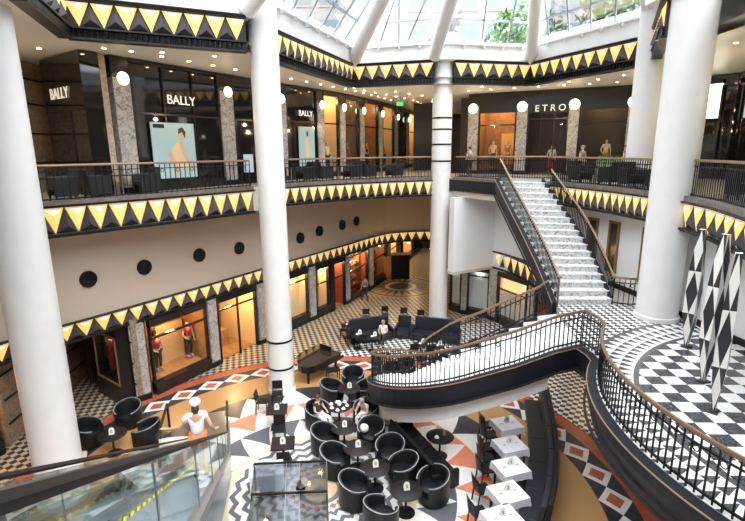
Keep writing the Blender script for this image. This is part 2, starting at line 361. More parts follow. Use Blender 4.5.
frieze('triangle_frieze',GL[1:4]+[GL[4]],7.35,8.38,'gallery edge frieze with glowing triangles, left of the banded column, below the armchairs',Gf,n=19,dentil=False)
frieze('triangle_frieze',GL[5:],7.45,8.35,'gallery edge frieze with glowing triangles, above the wall with small portholes, between two columns',Gf,n=17,dentil=False)
frieze('triangle_frieze',GR[0:4],7.45,8.35,'curved gallery edge frieze beside the top of the marble staircase',Gf,n=15,dentil=False)
frieze('triangle_frieze',GR[4:9],7.40,8.35,'gallery edge frieze at the far right above the harlequin sculptures',Gf,n=13,dentil=False)
PF=[(p.x,p.y) for p in PWs]
frieze('triangle_frieze',PF[2:15],3.3,4.05,'long low frieze of glowing triangles over the ground floor shops, left stretch',Gf,sp=.66,dentil=False)
frieze('triangle_frieze',PF[14:33],3.3,4.05,'low frieze of glowing triangles curving over the arcade entrance, beyond the banded column',Gf,sp=.66,dentil=False)
frieze('triangle_frieze',[(7.2,27.9),(7.65,27.0),(8.05,25),(8.4,22.6),(8.7,21)],3.15,4.2,'short frieze of glowing triangles over the shop beneath the staircase',Gf,sp=.75,dentil=False)
T=[('top frieze with dentils at the upper left corner, nearest the photographer',FT[1:3]),('top frieze of lit triangles above the large shop window with the poster',FT[2:4]),
('top frieze receding from the banded column to the far corner',FT[4:6]),('top frieze between the far corner and the far column',FT[5:7]),('top frieze right of the far column above the end shops',FT[7:9]),
('top frieze between the far right corner and the rear right column',FT[8:10]),('top frieze above the near right column, seen steeply from the side',FT[10:12])]
for lb,pt in T: frieze('triangle_frieze',pt,ZC-.02,14.55,lb,Gf,n=11 if 'steeply' in lb else (13 if 'receding' in lb else None))
# plain black edge beside the stair head
def fasc(path,sec,label,name='black_fascia',m=fascia,trim=True,cat='fascia'):
    root=thing(name,label,cat,tuple(path[0])); MB().sweep(path,sec).build('panel',m,root,True)
    if trim:
        x1=max(a for a,_ in sec); zt=max(z for _,z in sec); zb=min(z for _,z in sec)
        MB().sweep(path,[(x1-.02,zt-.05),(x1+.02,zt-.05),(x1+.02,zt-.02),(x1-.02,zt-.02)]).build('trim_line',brassl,root,True)
        MB().sweep(path,[(x1-.02,zb+.02),(x1+.04,zb+.02),(x1+.04,zb+.07),(x1-.02,zb+.07)]).build('lower_trim',moldm,root,True)
    return root
fasc([(p[0],p[1],0) for p in GM],[(0,7.75),(.12,7.75),(.12,8.43),(0,8.43)],'plain black gallery edge between the far column and the stair head')
# top white parapet that carries the glass
b=MB(); b.sweep([(p[0],p[1],0) for p in FT],[(.0,14.55),(.12,14.6),(.12,15.25),(.30,15.3),(.30,15.42),(-.3,15.42),(-.3,14.55)],loop=True); st(b.build('trim_1',paint))
b=MB(); A=arclen([(*p,0) for p in FT]); 
for i in range(int(A[-1]/1.1)):
    p,t=along([(*p,0) for p in FT],i*1.1+.5,A); n=Vector((t.y,-t.x,0)); q=p+n*.33; b.box(q.x-.06,q.x+.06,q.y-.06,q.y+.06,15.12,15.3)
st(b.build('trim_2',mat('parapet_bracket',(.45,.44,.42),.5)))
# ------------------------------------------------------------------ columns
def column(x,y,r,z0,z1,label,bands=(),base=False):
    root=thing('round_column',label,'column',(x,y,z0),0,'white round columns')
    MB().lathe([(r,0),(r,z1-z0),(.01,z1-z0)],n=48).build('shaft',colm,root,smooth=True)
    for z in bands: MB().lathe([(r+.005,z-z0-.05),(r+.02,z-z0-.05),(r+.02,z-z0+.03),(r+.005,z-z0+.03)],n=48).build('band',black,root,smooth=True)
    MB().lathe([(r+.01,0),(r+.05,0),(r+.05,.14),(r+.01,.18)],n=48).build('base_ring',colm,root,smooth=True)
    return root
column(-9.25,12.55,.62,0,14.6,'thick white round column at the far left, rising behind the escalator')
column(-3.92,19.1,.53,0,15.3,'white round column with two black bands near its foot, beside the square cafe tables',(1.15,2.35))
column(3.9,27.75,.54,0,15.3,'far white column with black bands above the gallery rail, behind the cafe sofas',(9.4,10.3,11.1,11.7))
column(11.25,20.75,.56,ZU+.02,16,'white column rising from the upper gallery at the rear right')
column(9.93,16.15,.66,ZP,15.3,'thick white column standing on the raised checkered landing at the right')
MB().lathe([(.67,0),(.75,0),(.75,.35),(.67,.38)],(9.93,16.15,ZP),48)
# ------------------------------------------------------------------ glass roof
AP=Vector((4.2,13,21.5)); GP=[Vector((*p,15.42)) for p in FT]
wp=mat('roof_frame_white',(.80,.79,.77),.4); gb=mat('glazing_bar_grey',(.34,.37,.41),.4)
roof=thing('glass_roof','faceted glass dome with thin white glazing bars above the atrium','roof',(4.2,13,15.4))
N=len(GP)
for i in range(N):
    a=GP[i]; c=GP[(i+1)%N]; g=MB(); g.face([a,c,AP]); g.build('roof_pane',roofglass,roof,True)
    L=(c-a).length; n=max(1,int(L/1.25)); b=MB()
    for k in range(n+1):
        p=a.lerp(c,k/n); q=p.lerp(AP,.97)
        # bars run parallel up the slope, so they meet the hip lines
        mid=(a+c)/2; up_=(AP-mid); tmax=1-abs(k/n-.5)*2
        if tmax>.02: b.bar(p,p+up_*tmax,.055,.10)
    for t in (.12,.26,.42,.6,.8):
        b.bar(a.lerp(AP,t),c.lerp(AP,t),.07,.10)
    b.bar(a,c,.16,.16); b.build('glazing_bars',gb,roof,True)
for k,(i,lb) in enumerate(((5,'slanting white roof tube springing from the far left corner'),(6,'white roof tube rising from the far column'),(8,'white roof tube rising from the far right corner'),(10,'white roof tube above the rear right column'),(3,'white roof tube rising above the banded column'))):
    a=Vector((*FT[i],14.7)); d=(AP-Vector((0,0,.4)))-a; a2=a+Vector((0,0,0))
    r=.30 if i!=5 else .34
    o=MB(); o.cyl(a2+d*.005,a2+d*.98,r,r,24); o=o.build('roof_tube',wp,None,smooth=True); tag(o,lb,'roof beam','tubular roof ribs')
# ------------------------------------------------------------------ the street outside the roof
fac=mat('stone_facade',(.40,.40,.40),.7); win=mat('facade_window',(.20,.26,.30),.2)
for lb,x0,x1,y,z1 in (('pale office facade with window bands seen through the glass roof, left',-32,2,52,30),('pale office facade seen through the glass roof, behind the green trees',3,34,54,33)):
    root=thing('office_building',lb,'building',((x0+x1)/2,y,15.5),0,'office facades beyond the roof')
    MB().box(x0,x1,y,y+6,15.5,z1).build('facade',fac,root,True)
    for zz in (17.5,20.7,23.9,27.1):
        xx=x0+1
        while xx<x1-2.2:
            w=MB(); w.box(xx,xx+1.8,y-.06,y+.02,zz,zz+1.9); w.box(xx-.1,xx+1.9,y-.15,y-.05,zz-.15,zz,1); w.build('window',[win,fac],root,True); xx+=2.6
root=thing('office_building','pale facade seen through the roof glass above the banded column','building',(-24,28,15.5),0,'office facades beyond the roof')
MB().box(-30,-24,6,50,15.5,32).build('facade',fac,root,True)
for zz in (17.5,20.7,23.9,27.1):
    yy=8
    while yy<47: w=MB(); w.box(-24.02,-23.94,yy,yy+1.8,zz,zz+1.9); w.build('window',win,root,True); yy+=2.7
leafm=noisy('leaves',(.03,.08,.015),(.10,.20,.04),3,.6)
def tree(x,y,z,s,label):
    root=thing('tree',label,'tree',(x,y,z),0,'trees above the glass roof')
    MB().cyl((0,0,-1),(0,0,2.5*s),.16,.1,8).build('trunk',marbb,root)
    b=MB(); rr=random.Random(int(x*10))
    for k in range(620):
        a=rr.random()*2*PI; e=rr.uniform(-1,1); R=s*2.3*(rr.random()**.35); c=Vector((R*math.cos(a)*math.sqrt(1-e*e),R*math.sin(a)*math.sqrt(1-e*e),3.4*s+R*e*.85))
        u=Vector((rr.uniform(-1,1),rr.uniform(-1,1),rr.uniform(-1,1))).normalized()*.24*s; v=u.orthogonal().normalized()*.16*s
        b.face([c-u,c+v,c+u,c-v])
    b.build('foliage',leafm,root)
tree(13,44,13.9,1.5,'leafy green tree seen through the roof glass, left of the middle roof tube'); tree(20.5,42,14.2,1.7,'leafy green tree seen through the roof glass at the far right'); tree(6.5,50.5,14.6,1.1,'small green treetop seen through the roof glass above the far column')
# ------------------------------------------------------------------ people
def skinmesh(name,vs,es,root,m,parent=None,sub=2):
    bm=bmesh.new(); L=bm.verts.layers.skin.verify(); idx={}
    for k,(p,r) in vs.items():
        v=bm.verts.new(p); idx[k]=v; rr=r if isinstance(r,tuple) else (r,r); v[L].radius=rr; v[L].use_root=(k==root)
    for a,c in es: bm.edges.new((idx[a],idx[c]))
    me=bpy.data.meshes.new(name); bm.to_mesh(me); bm.free(); me.materials.append(m)
    o=bpy.data.objects.new(name,me); COL.objects.link(o); o.parent=parent
    s=o.modifiers.new('skin','SKIN'); s.use_smooth_shade=True
    if sub: q=o.modifiers.new('sub','SUBSURF'); q.levels=sub; q.render_levels=sub
    return o
def figure(root,pose,top,bottom,hair,h=1.0,skinm=None,shoes=True,hairstyle='short',sleeve=True,shorts=False,face=True):
    J={'pel':((0,0,.95),(.135,.10)),'wai':((0,0,1.10),(.115,.085)),'che':((0,.0,1.30),(.145,.10)),'nec':((0,0,1.455),.05),'hd0':((0,.01,1.53),.062),'hd1':((0,.02,1.61),(.078,.092)),'hd2':((0,.01,1.685),(.06,.07))}
    for s,k in ((-1,'l'),(1,'r')):
        J.update({'sh'+k:((s*.165,0,1.39),.058),'el'+k:((s*.235,-.02,1.12),.041),'wr'+k:((s*.25,.08,.88),.027),'ha'+k:((s*.25,.11,.82),(.034,.018)),
        'hi'+k:((s*.085,0,.88),.088),'kn'+k:((s*.10,.03,.49),.058),'an'+k:((s*.10,-.01,.09),.038),'to'+k:((s*.105,.15,.035),(.038,.03))})
    J.update({k:((v),J[k][1]) for k,v in pose.items()})
    ed=[('pel','wai'),('wai','che'),('che','nec'),('nec','hd0'),('hd0','hd1'),('hd1','hd2')]
    for k in 'lr': ed+=[('che','sh'+k),('sh'+k,'el'+k),('el'+k,'wr'+k),('wr'+k,'ha'+k),('pel','hi'+k),('hi'+k,'kn'+k),('kn'+k,'an'+k),('an'+k,'to'+k)]
    V=dict(J); E_=list(ed)
    for s,k in ((-1,'l'),(1,'r')):
        w=Vector(J['wr'+k][0]); hd=Vector(J['ha'+k][0]); d=(hd-w).normalized(); sd=d.cross(Vector((0,0,1))); sd=(Vector((1,0,0)) if sd.length<.3 else sd.normalized())
        for q,(off,ln) in enumerate(((-.024,.062),(-.008,.075),(.008,.07),(.024,.055))):
            a=hd+sd*off+d*.022; m_=a+d*ln*.55; e=m_+d*ln*.4+Vector((0,0,-.018))
            V['f%s%da'%(k,q)]=(tuple(a),.009); V['f%s%db'%(k,q)]=(tuple(m_),.0085); V['f%s%dc'%(k,q)]=(tuple(e),.007)
            E_+=[('ha'+k,'f%s%da'%(k,q)),('f%s%da'%(k,q),'f%s%db'%(k,q)),('f%s%db'%(k,q),'f%s%dc'%(k,q))]
        a=w.lerp(hd,.5)+sd*(-s)*.03; e=a+d*.035+sd*(-s)*.022
        V['t%sa'%k]=(tuple(a),.010); V['t%sb'%k]=(tuple(e),.009); E_+=[('ha'+k,'t%sa'%k),('t%sa'%k,'t%sb'%k)]
    body=skinmesh('body',V,E_,'pel',skinm or skin,root,2)
    def grow(keys,f,add=0): return {k:(J[k][0],tuple(x*f+add for x in (J[k][1] if isinstance(J[k][1],tuple) else (J[k][1],)*2))) for k in keys}
    ks=['pel','wai','che','shl','shr']; es=[('pel','wai'),('wai','che'),('che','shl'),('che','shr')]
    vs=grow(ks,1.10,.008)
    nk=Vector(J['che'][0]).lerp(Vector(J['nec'][0]),.55); vs['nk']=(tuple(nk),.075); es.append(('che','nk'))
    for k in 'lr':
        p=Vector(J['sh'+k][0]).lerp(Vector(J['el'+k][0]),.45 if sleeve else .12); vs['sl'+k]=(tuple(p),.062); es.append(('sh'+k,'sl'+k))
    skinmesh('shirt',vs,es,'pel',top,root,2)
    ks=['pel','hil','hir']+([] if shorts else ['knl','knr','anl','anr']); vs=grow(ks,1.10,.008); es=[('pel','hil'),('pel','hir')]
    if shorts:
        for k in 'lr': p=Vector(J['hi'+k][0]).lerp(Vector(J['kn'+k][0]),.55); vs['q'+k]=(tuple(p),.09); es.append(('hi'+k,'q'+k))
    else: es+=[('hil','knl'),('hir','knr'),('knl','anl'),('knr','anr')]
    skinmesh('trousers' if not shorts else 'shorts',vs,es,'pel',bottom,root,2)
    if hair:
        hp=Vector(J['hd1'][0]); hm=MB(); up_=Vector(J['hd2'][0])-Vector(J['hd0'][0]); 
        hm.ball(tuple(hp+Vector((0,-.018,.035))),.098,10,sz=.95); 
        if hairstyle=='long': hm.ball(tuple(hp+Vector((0,-.07,-.07))),.075,8,sz=1.4)
        hm.build('hair',hair,root,smooth=True)
    if face:
        hp=Vector(J['hd1'][0]); f=MB()
        for s in (-1,1): f.ball(tuple(hp+Vector((s*.032,.088,.0))),.010,6)
        f.build('eyes',darkc,root); f=MB(); f.ball(tuple(hp+Vector((0,.102,-.02))),.014,6,sz=1.5)
        for s in (-1,1): f.ball(tuple(hp+Vector((s*.086,.0,-.01))),.018,6,sz=1.5)
        f.build('nose_and_ears',skinm or skin,root,smooth=True); f=MB(); f.box(-.022,.022,.088,.1,-.062+hp.z,-.054+hp.z); f.build('mouth',redc,root)
    if shoes:
        for k in 'lr': a=Vector(J['an'+k][0]); t=Vector(J['to'+k][0]); MB().bar(a-Vector((0,.05,.05)),t+Vector((0,.03,0)),.09,.07).build('shoe',darkc,root,bevel=.02)
    root.scale=(h,h,h); return root
SEAT={'pel':(0,0,.52),'wai':(0,-.03,.67),'che':(0,-.07,.87),'nec':(0,-.07,1.03),'hd0':(0,-.05,1.10),'hd1':(0,-.03,1.18),'hd2':(0,-.03,1.255),
 'shl':(-.165,-.07,.96),'shr':(.165,-.07,.96),'ell':(-.23,.04,.72),'elr':(.23,.04,.72),'wrl':(-.15,.27,.70),'wrr':(.15,.27,.70),'hal':(-.11,.33,.70),'har':(.11,.33,.70),
 'hil':(-.09,.06,.50),'hir':(.09,.06,.50),'knl':(-.11,.46,.50),'knr':(.11,.46,.50),'anl':(-.11,.45,.09),'anr':(.11,.45,.09),'tol':(-.11,.60,.035),'tor':(.11,.60,.035)}
# ------------------------------------------------------------------ shops along the walls
def sP(path,u,v):
    r=ray(u,v); best=None; acc=0
    for i in range(len(path)-1):
        a=V2(path[i]); c=V2(path[i+1]); d=c-a; den=r[0]*d.y-r[1]*d.x
        if abs(den)>1e-9:
            t=(a.x*d.y-a.y*d.x)/den; s=(r[1]*a.x-r[0]*a.y)/den; miss=max(0,-s,s-1)
            if t>0 and (best is None or (round(miss,4),t)<best[:2]): best=(round(miss,4),t,acc+min(1,max(0,s))*d.length)
        acc+=d.length
    return best[2]
class Fr:   # frame of one bay: x along, y out of the wall, z up
    def __init__(s,path,s0,s1):
        p3=[(q[0],q[1],0) for q in path]; a,_=along(p3,s0); c,_=along(p3,s1); s.a=a; s.L=(c-a).length; s.t=(c-a).normalized(); s.n=Vector((s.t.y,-s.t.x,0)); s.rz=math.atan2(s.t.y,s.t.x)
    def w(s,x,y,z): return s.a+s.t*x+s.n*y+Vector((0,0,z))
def fbox(b,f,x0,x1,y0,y1,z0,z1,mi=0):
    b.hexa([f.w(x0,y0,z0),f.w(x1,y0,z0),f.w(x1,y1,z0),f.w(x0,y1,z0)],[f.w(x0,y0,z1),f.w(x1,y0,z1),f.w(x1,y1,z1),f.w(x0,y1,z1)],mi); return b
WN=[0]
def pointlight(loc,power,col,r=.15,name='shop_lamp'):
    l=bpy.data.lights.new(name,'POINT'); l.energy=power; l.color=col; l.shadow_soft_size=r; o=bpy.data.objects.new(name,l); COL.objects.link(o); o.location=loc; return o
def pilaster(path,s0,s1,z0,z1,label,up,m=marb):
    f=Fr(path,s0,s1); root=thing('marble_pilaster',label,'pilaster',tuple(f.w(f.L/2,0,z0)),0,'marble pilasters between the shops')
    fbox(MB(),f,0,f.L,-.25,.10,z0,z1-(.75 if up else 0)).build('shaft',m,root,True)
    if up: fbox(MB(),f,-.02,f.L+.02,-.25,.06,z1-.75,z1).build('lamp_panel',frame,root,True)
    fbox(MB(),f,-.02,f.L+.02,-.2,.15,z0,z0+.25).build('plinth',black,root,True); return f
def globelamp(f,z,label,r=.235):
    c=f.w(f.L/2,.22,z); root=thing('globe_lamp',label,'lamp',tuple(c),f.rz-PI/2,'round globe lamps over the pilasters')
    o=MB(); o.ball((0,0,0),r,12,sz=.42); o=o.build('globe',globe,root,smooth=True); o.rotation_euler=(0,PI/2,0); MB().cyl((-.08,0,0),(-.24,0,0),r*.8,r*.8,20).build('bracket',blackm,root)
def shopwindow(path,s0,s1,z0,z1,lit=1,depth=1.8,back=shopcream,sill=.55,transom=.62,col=(1,.68,.34),mull=0,head=.3,power=60,content=None,door=False,floor_m=None,fr=.07):
    f=Fr(path,s0,s1); WN[0]+=1; L=f.L; root=bpy.data.objects.new('window_%d'%WN[0],None); COL.objects.link(root); root.location=f.w(L/2,0,z0); PM[root.name]=Matrix.Translation(root.location); st(root)
    b=MB(); sl=0 if door else sill
    if sl: fbox(b,f,0,L,-.2,.14,z0,z0+sl)
    fbox(b,f,0,L,-.15,.08,z1-head,z1); fbox(b,f,0,fr,-.12,.06,z0+sl,z1-head); fbox(b,f,L-fr,L,-.12,.06,z0+sl,z1-head)
    zt=z0+(z1-z0)*transom
    if transom<1: fbox(b,f,fr,L-fr,-.06,.05,zt,zt+.08)
    for k in range(mull): x=L*(k+1)/(mull+1); fbox(b,f,x-.03,x+.03,-.06,.05,z0+sl,z1-head)
    b.build('window_frame',frame,root,True)
    b=MB(); b.face([f.w(fr,-.03,z0+sl),f.w(L-fr,-.03,z0+sl),f.w(L-fr,-.03,z1-head),f.w(fr,-.03,z1-head)]); b.build('glazing',shopglass if lit else darkglass,root,True)
    if lit:
        b=MB(); D=depth
        b.face([f.w(0,-.2,z0+.03),f.w(L,-.2,z0+.03),f.w(L,-D,z0+.03),f.w(0,-D,z0+.03)],1)
        b.face([f.w(0,-D,z0),f.w(L,-D,z0),f.w(L,-D,z1),f.w(0,-D,z1)]); b.face([f.w(0,-.2,z0),f.w(0,-D,z0),f.w(0,-D,z1),f.w(0,-.2,z1)]); b.face([f.w(L,-.2,z0),f.w(L,-D,z0),f.w(L,-D,z1),f.w(L,-.2,z1)])
        b.face([f.w(0,-.2,z1),f.w(L,-.2,z1),f.w(L,-D,z1),f.w(0,-D,z1)]); st(b.build('wall_shop',[back,floor_m or shopwood]))
        pointlight(f.w(L*.5,-min(.7,D*.45),z1-.45),power,col)
    return f
RC=random.Random(3)
def goods(f,z0,ztop,n,cols,label,kind='shelf_unit',rows=3,y=-1.2,x0=.15,x1=None):
    x1=x1 or f.L-.15; root=thing(kind,label,'shelf',tuple(f.w((x0+x1)/2,y,z0)),0)
    for r in range(rows):
        z=z0+.25+(ztop-z0-.3)*r/rows; fbox(MB(),f,x0,x1,y-.2,y+.2,z-.04,z).build('shelf',shopwood,root,True)
        b=MB(); x=x0+.05
        while x<x1-.1:
            w=RC.uniform(.06,.22); h=RC.uniform(.08,.3)
            if RC.random()<.8: fbox(b,f,x,x+w,y-.12,y+.12,z+.002,z+h,RC.randrange(len(cols)))
            x+=w+.03
        if b.v:
            o=b.build('goods_row',cols,root,True)
    for x in (x0,x1-.04): fbox(MB(),f,x,x+.04,y-.2,y+.2,z0+.02,ztop).build('side_panel',shopwood,root,True)
    return root
def mannequin(f,x,y,z,dress,label,skirt=None,h=1.0):
    c=f.w(x,y,z+.06); root=thing('mannequin',label,'mannequin',tuple(c),math.atan2(f.n.y,f.n.x)-PI/2,'mannequins')
    p={'ell':(-.24,.03,1.13),'elr':(.28,.0,1.14),'wrr':(.20,.12,.95),'har':(.15,.16,.93)}
    figure(root,p,dress,skirt or darkc,None,h,mann,False,face=False)
    MB().lathe([(.01,.02),(.2,.02),(.2,-.04),(.01,-.04)]).build('stand',silver,root); return root
def at(path,u0,u1,v): return sP(path,u0,v),sP(path,u1,v)
# ---- ground floor, left
z0,z1=0,3.3
LW=W
def pil(u0,u1,v,lb,up=False,m=marb):
    s0,s1=at(LW,u0,u1,v); return pilaster(LW,s0,s1,ZU if up else 0,ZC if up else 3.3,lb,up,m)
C4=[redc,shopcream,darkc,wht]
# recessed marble corner with a display case
b=MB(); b.sweep([(-12.68,15.1,0),(-13.2,20.8,0),(-9.62,18.12,0)],[(-.02,0),(-.3,0),(-.3,3.55),(-.02,3.55)]); st(b.build('wall_left',marbb))
b=MB(); 
for z in (.8,1.7,2.6): b.sweep([(-12.66,15.2,0),(-13.1,20.7,0),(-9.62,18.08,0)],[(.03,z),(-.02,z),(-.02,z+.05),(.03,z+.05)])
st(b.build('trim_3',black))
fc=Fr([(-13.2,20.8),(-9.6,18.1)],2.2,4.3)
root=thing('display_case','black framed wall showcase with red garments on the brown marble corner wall','display case',tuple(fc.w(1,0,.0)))
b=MB(); fbox(b,fc,0,2.1,0,.55,0,.8); fbox(b,fc,0,2.1,0,.5,2.9,3.3); fbox(b,fc,0,.12,0,.5,.8,2.9); fbox(b,fc,1.98,2.1,0,.5,.8,2.9); fbox(b,fc,.12,1.98,.0,.04,.8,2.9); b.build('case',black,root,True)
b=MB(); fbox(b,fc,.10,.17,.49,.53,.8,2.9); fbox(b,fc,1.93,2.0,.49,.53,.8,2.9); fbox(b,fc,.1,2.0,.49,.53,.8,.88); fbox(b,fc,.1,2.0,.49,.53,2.82,2.9); b.build('gilt_frame',brassl,root,True)
b=MB(); b.face([fc.w(.15,.5,.85),fc.w(1.95,.5,.85),fc.w(1.95,.5,2.85),fc.w(.15,.5,2.85)]); b.build('glass',clear,root,True)
for k,(x,c,h) in enumerate(((.55,darkc,.8),(.95,redc,1.25),(1.4,darkc,1.0))):
    g=MB(); g.hexa([fc.w(x-.16,.15,2.5-h),fc.w(x+.16,.15,2.5-h),fc.w(x+.16,.3,2.5-h),fc.w(x-.16,.3,2.5-h)],[fc.w(x-.09,.18,2.5),fc.w(x+.09,.18,2.5),fc.w(x+.09,.27,2.5),fc.w(x-.09,.27,2.5)])
    tag(g.build('hanging_garment',c),['short dark top hanging left in the wall showcase','red dress hanging in the middle of the wall showcase','dark jacket hanging right in the wall showcase'][k],'garment')
pointlight(fc.w(1.05,.3,2.7),22,(1,.75,.5),.05)
pil(133,148,370,'grey marble pilaster at the corner beside the wall showcase')
f=shopwindow(LW,*at(LW,148.5,207.5,330),0,3.3,back=shopwood,mull=0,power=110,sill=.5,transom=.74)
b=MB(); fbox(b,f,1.3,2.7,-1.5,-1.42,.5,2.3); tag(b.build('woven_screen',noisy('woven_panel',(.55,.34,.18),(.72,.52,.30),30,.7)),'woven tan display panel between the two mannequins in the shop window','screen')
mannequin(f,.9,-.9,.5,redc,'mannequin in a dark red top at the left of the lit shop window',darkc,1.0); mannequin(f,2.55,-.9,.5,redc,'mannequin in a red jacket at the right of the lit shop window',darkc,1.02)
b=MB(); fbox(b,f,.2,f.L-.2,-1.7,-.25,.05,.5); tag(b.build('window_platform',shopwood),'low wooden display platform under the two mannequins','platform')
pil(208,216.5,325,'grey marble pilaster between the mannequin window and the open shop')
f=shopwindow(LW,*at(LW,217,256.5,310),0,3.3,door=True,depth=3.2,power=200,mull=1,transom=.78)
goods(f,0,2.6,0,[shopcream,silver,wht],'lit shelves with small goods inside the open golden shop',rows=4,y=-2.8)
b=MB(); fbox(b,f,.4,1.8,-2.0,-1.4,.04,.9); tag(b.build('shop_counter',shopwood),'wooden counter inside the open golden shop','counter')
pil(257,266,305,'grey marble pilaster left of the banded column')
f=shopwindow(LW,*at(LW,286,308,295),0,3.3,depth=.7,power=70,sill=.6,col=(1,.8,.5),transom=.8)
pil(309,315,295,'slim grey marble pilaster right of the cream shop window')
f=shopwindow(LW,*at(LW,316,329,290),0,3.3,power=110); goods(f,.5,2.8,0,[redc,wht,shopcream],'glass shelves with red and white boxes in the narrow window beside the slim pilaster',y=-1.0)
pil(329.5,333,290,'narrow pilaster beside the dark red doorway',m=frame)
f=shopwindow(LW,*at(LW,333.5,345,285),0,3.3,door=True,depth=2.5,back=mat('wine_wall',(.30,.07,.04),.6),power=90)
pil(345.5,349,280,'narrow marble pilaster right of the dark red doorway')
f=shopwindow(LW,*at(LW,349.5,368,275),0,3.3,back=mat('wine_wall',(.30,.07,.04),.6),power=230,sill=.5)
goods(f,.4,2.7,0,[redc,wht,wht,orangec],'tilted tables and shelves of red and white books in the glowing bookshop window',y=-.8,rows=4)
pil(368.5,372.5,270,'marble pilaster right of the bookshop window')
f=shopwindow(LW,*at(LW,373,386.5,268),0,3.3,back=shopwood,power=60); goods(f,.4,2.7,0,[shopcream,silver,darkc],'dim brown shop display of bags and silver goods',y=-1.0)
pil(387,389.5,262,'narrow pilaster before the dark door of the arcade',m=marb)
f=shopwindow(LW,*at(LW,390,398,260),0,3.3,power=130,door=True,depth=2.5)
f=shopwindow(LW,*at(LW,398.4,402,258),0,3.3,lit=0)
f=shopwindow(LW,*at(LW,402.4,413,255),0,3.3,power=240,depth=1.4,back=shopcream)
mannequin(f,f.L*.5,-.8,.5,orangec,'mannequin in rust coloured clothes in the far arcade window',shopcream)
f=shopwindow(LW,*at(LW,413.4,421,250),0,3.3,lit=0)
f=shopwindow(LW,*at(LW,421.5,428,248),0,3.3,power=60,back=shopwood)
# backing strip so nothing is open behind
b=MB(); b.sweep([(p[0],p[1],0) for p in W[3:]],[(-3.3,0),(-3.5,0),(-3.5,3.55),(-3.3,3.55)]); st(b.build('wall_left',shopdark))
b=MB(); b.sweep([(p[0],p[1],0) for p in W[3:]],[(-3.3,ZU),(-3.5,ZU),(-3.5,ZC),(-3.3,ZC)]); st(b.build('wall_left',shopdark))
st(MB().box(3,12,49.5,49.8,0,ZC).build('wall_front',shopdark))
# portholes
PH=[(88,279,.30),(144,267,.30),(199,255,.30),(239,248,.30),(300,238,.31),(319,231,.31),(342,225,.31),(356,221,.31)]
LB=['nearest round porthole, left end of the wall over the shops','second round porthole from the left column','third round porthole from the left column','round porthole just left of the banded column','round porthole just right of the banded column','second round porthole right of the banded column','third round porthole right of the banded column','farthest round porthole, near the arcade entrance']
PWp=[(p.x,p.y) for p in PWs]
for (u,v,r),lb in zip(PH,LB):
    s=sP(PWp,u,v); p,t=along([(*q,0) for q in PWp],s); n=Vector((t.y,-t.x,0)); rr=ray(u,v); z=EYE+rr[2]*math.hypot(p.x,p.y)/math.hypot(rr[0],rr[1])
    c=Vector((p.x,p.y,z)); root=thing('porthole',lb,'porthole',tuple(c),math.atan2(n.y,n.x),'portholes in the cream wall')
    o=MB(); o.lathe([(r*.70,.05),(r*.78,.08),(r,.08),(r*1.03,.0)],n=32); o=o.build('rim',blackm,root,smooth=True); o.rotation_euler=(0,PI/2,0)
    o=MB(); o.lathe([(.001,.03),(r*.2,.05),(r*.22,.03),(r*.45,.03),(r*.47,.05),(r*.7,.05)],n=32); o=o.build('grille',black,root,smooth=True); o.rotation_euler=(0,PI/2,0)
# ---- upper floor, left
up_=True
fb=Fr([(-13.2,20.8),(-9.6,18.1)],1.0,4.5)
b=MB(); b.sweep([(-13.6,9,0),(-12.7,14.9,0),(-13.2,20.8,0),(-9.62,18.12,0)],[(-.02,ZU),(-.3,ZU),(-.3,ZC),(-.02,ZC)]); st(b.build('wall_left',tanm))
b=MB()
for z in (9.6,10.7,11.8,12.7): b.sweep([(-12.66,15.2,0),(-13.1,20.7,0),(-9.62,18.08,0)],[(.03,z),(-.02,z),(-.02,z+.06),(.03,z+.06)])
st(b.build('trim_4',black))
root=thing('shop_facade','dark glass corner shop box with pale lettering, left of the first globe lamp','shopfront',tuple(fb.w(1.6,0,ZU)))
b=MB(); fbox(b,fb,.35,fb.L+.1,-.02,.62,ZU+.02,ZC); b.build('dark_box',darkglass,root,True)
b=MB(); fbox(b,fb,.35,fb.L,.61,.65,11.45,11.52); fbox(b,fb,2.4,2.46,.61,.65,ZU+.02,11.45); b.build('joint_lines',frame,root,True)
text('BALLY',.55,.01,mat('sign_white',(.85,.83,.78),.4,emis=(1,.9,.75),es=.5),'sign_lettering',fb.w(1.75,.66,12.1),facing(fb.t,fb.n),root)
SIGN=MATS['sign_white']
f=pil(117,133.5,130,'grey marble pilaster under the first globe lamp beside the corner shop',True); globelamp(f,12.62,'globe lamp over the pilaster between the two dark shopfronts at upper left')
f=shopwindow(LW,*at(LW,134,220.5,130),ZU,ZC,lit=0,sill=.4,transom=.60,head=.15,mull=2)
fp=f
text('BALLY',.50,.01,SIGN,'sign_lettering',f.w(f.L*.52,.08,12.05),facing(f.t,f.n),bpy.data.objects['window_%d'%WN[0]])
PMB=f
cy=mat('poster_blue',(.42,.60,.64),.4); cyd=mat('poster_pale',(.60,.74,.74),.4)
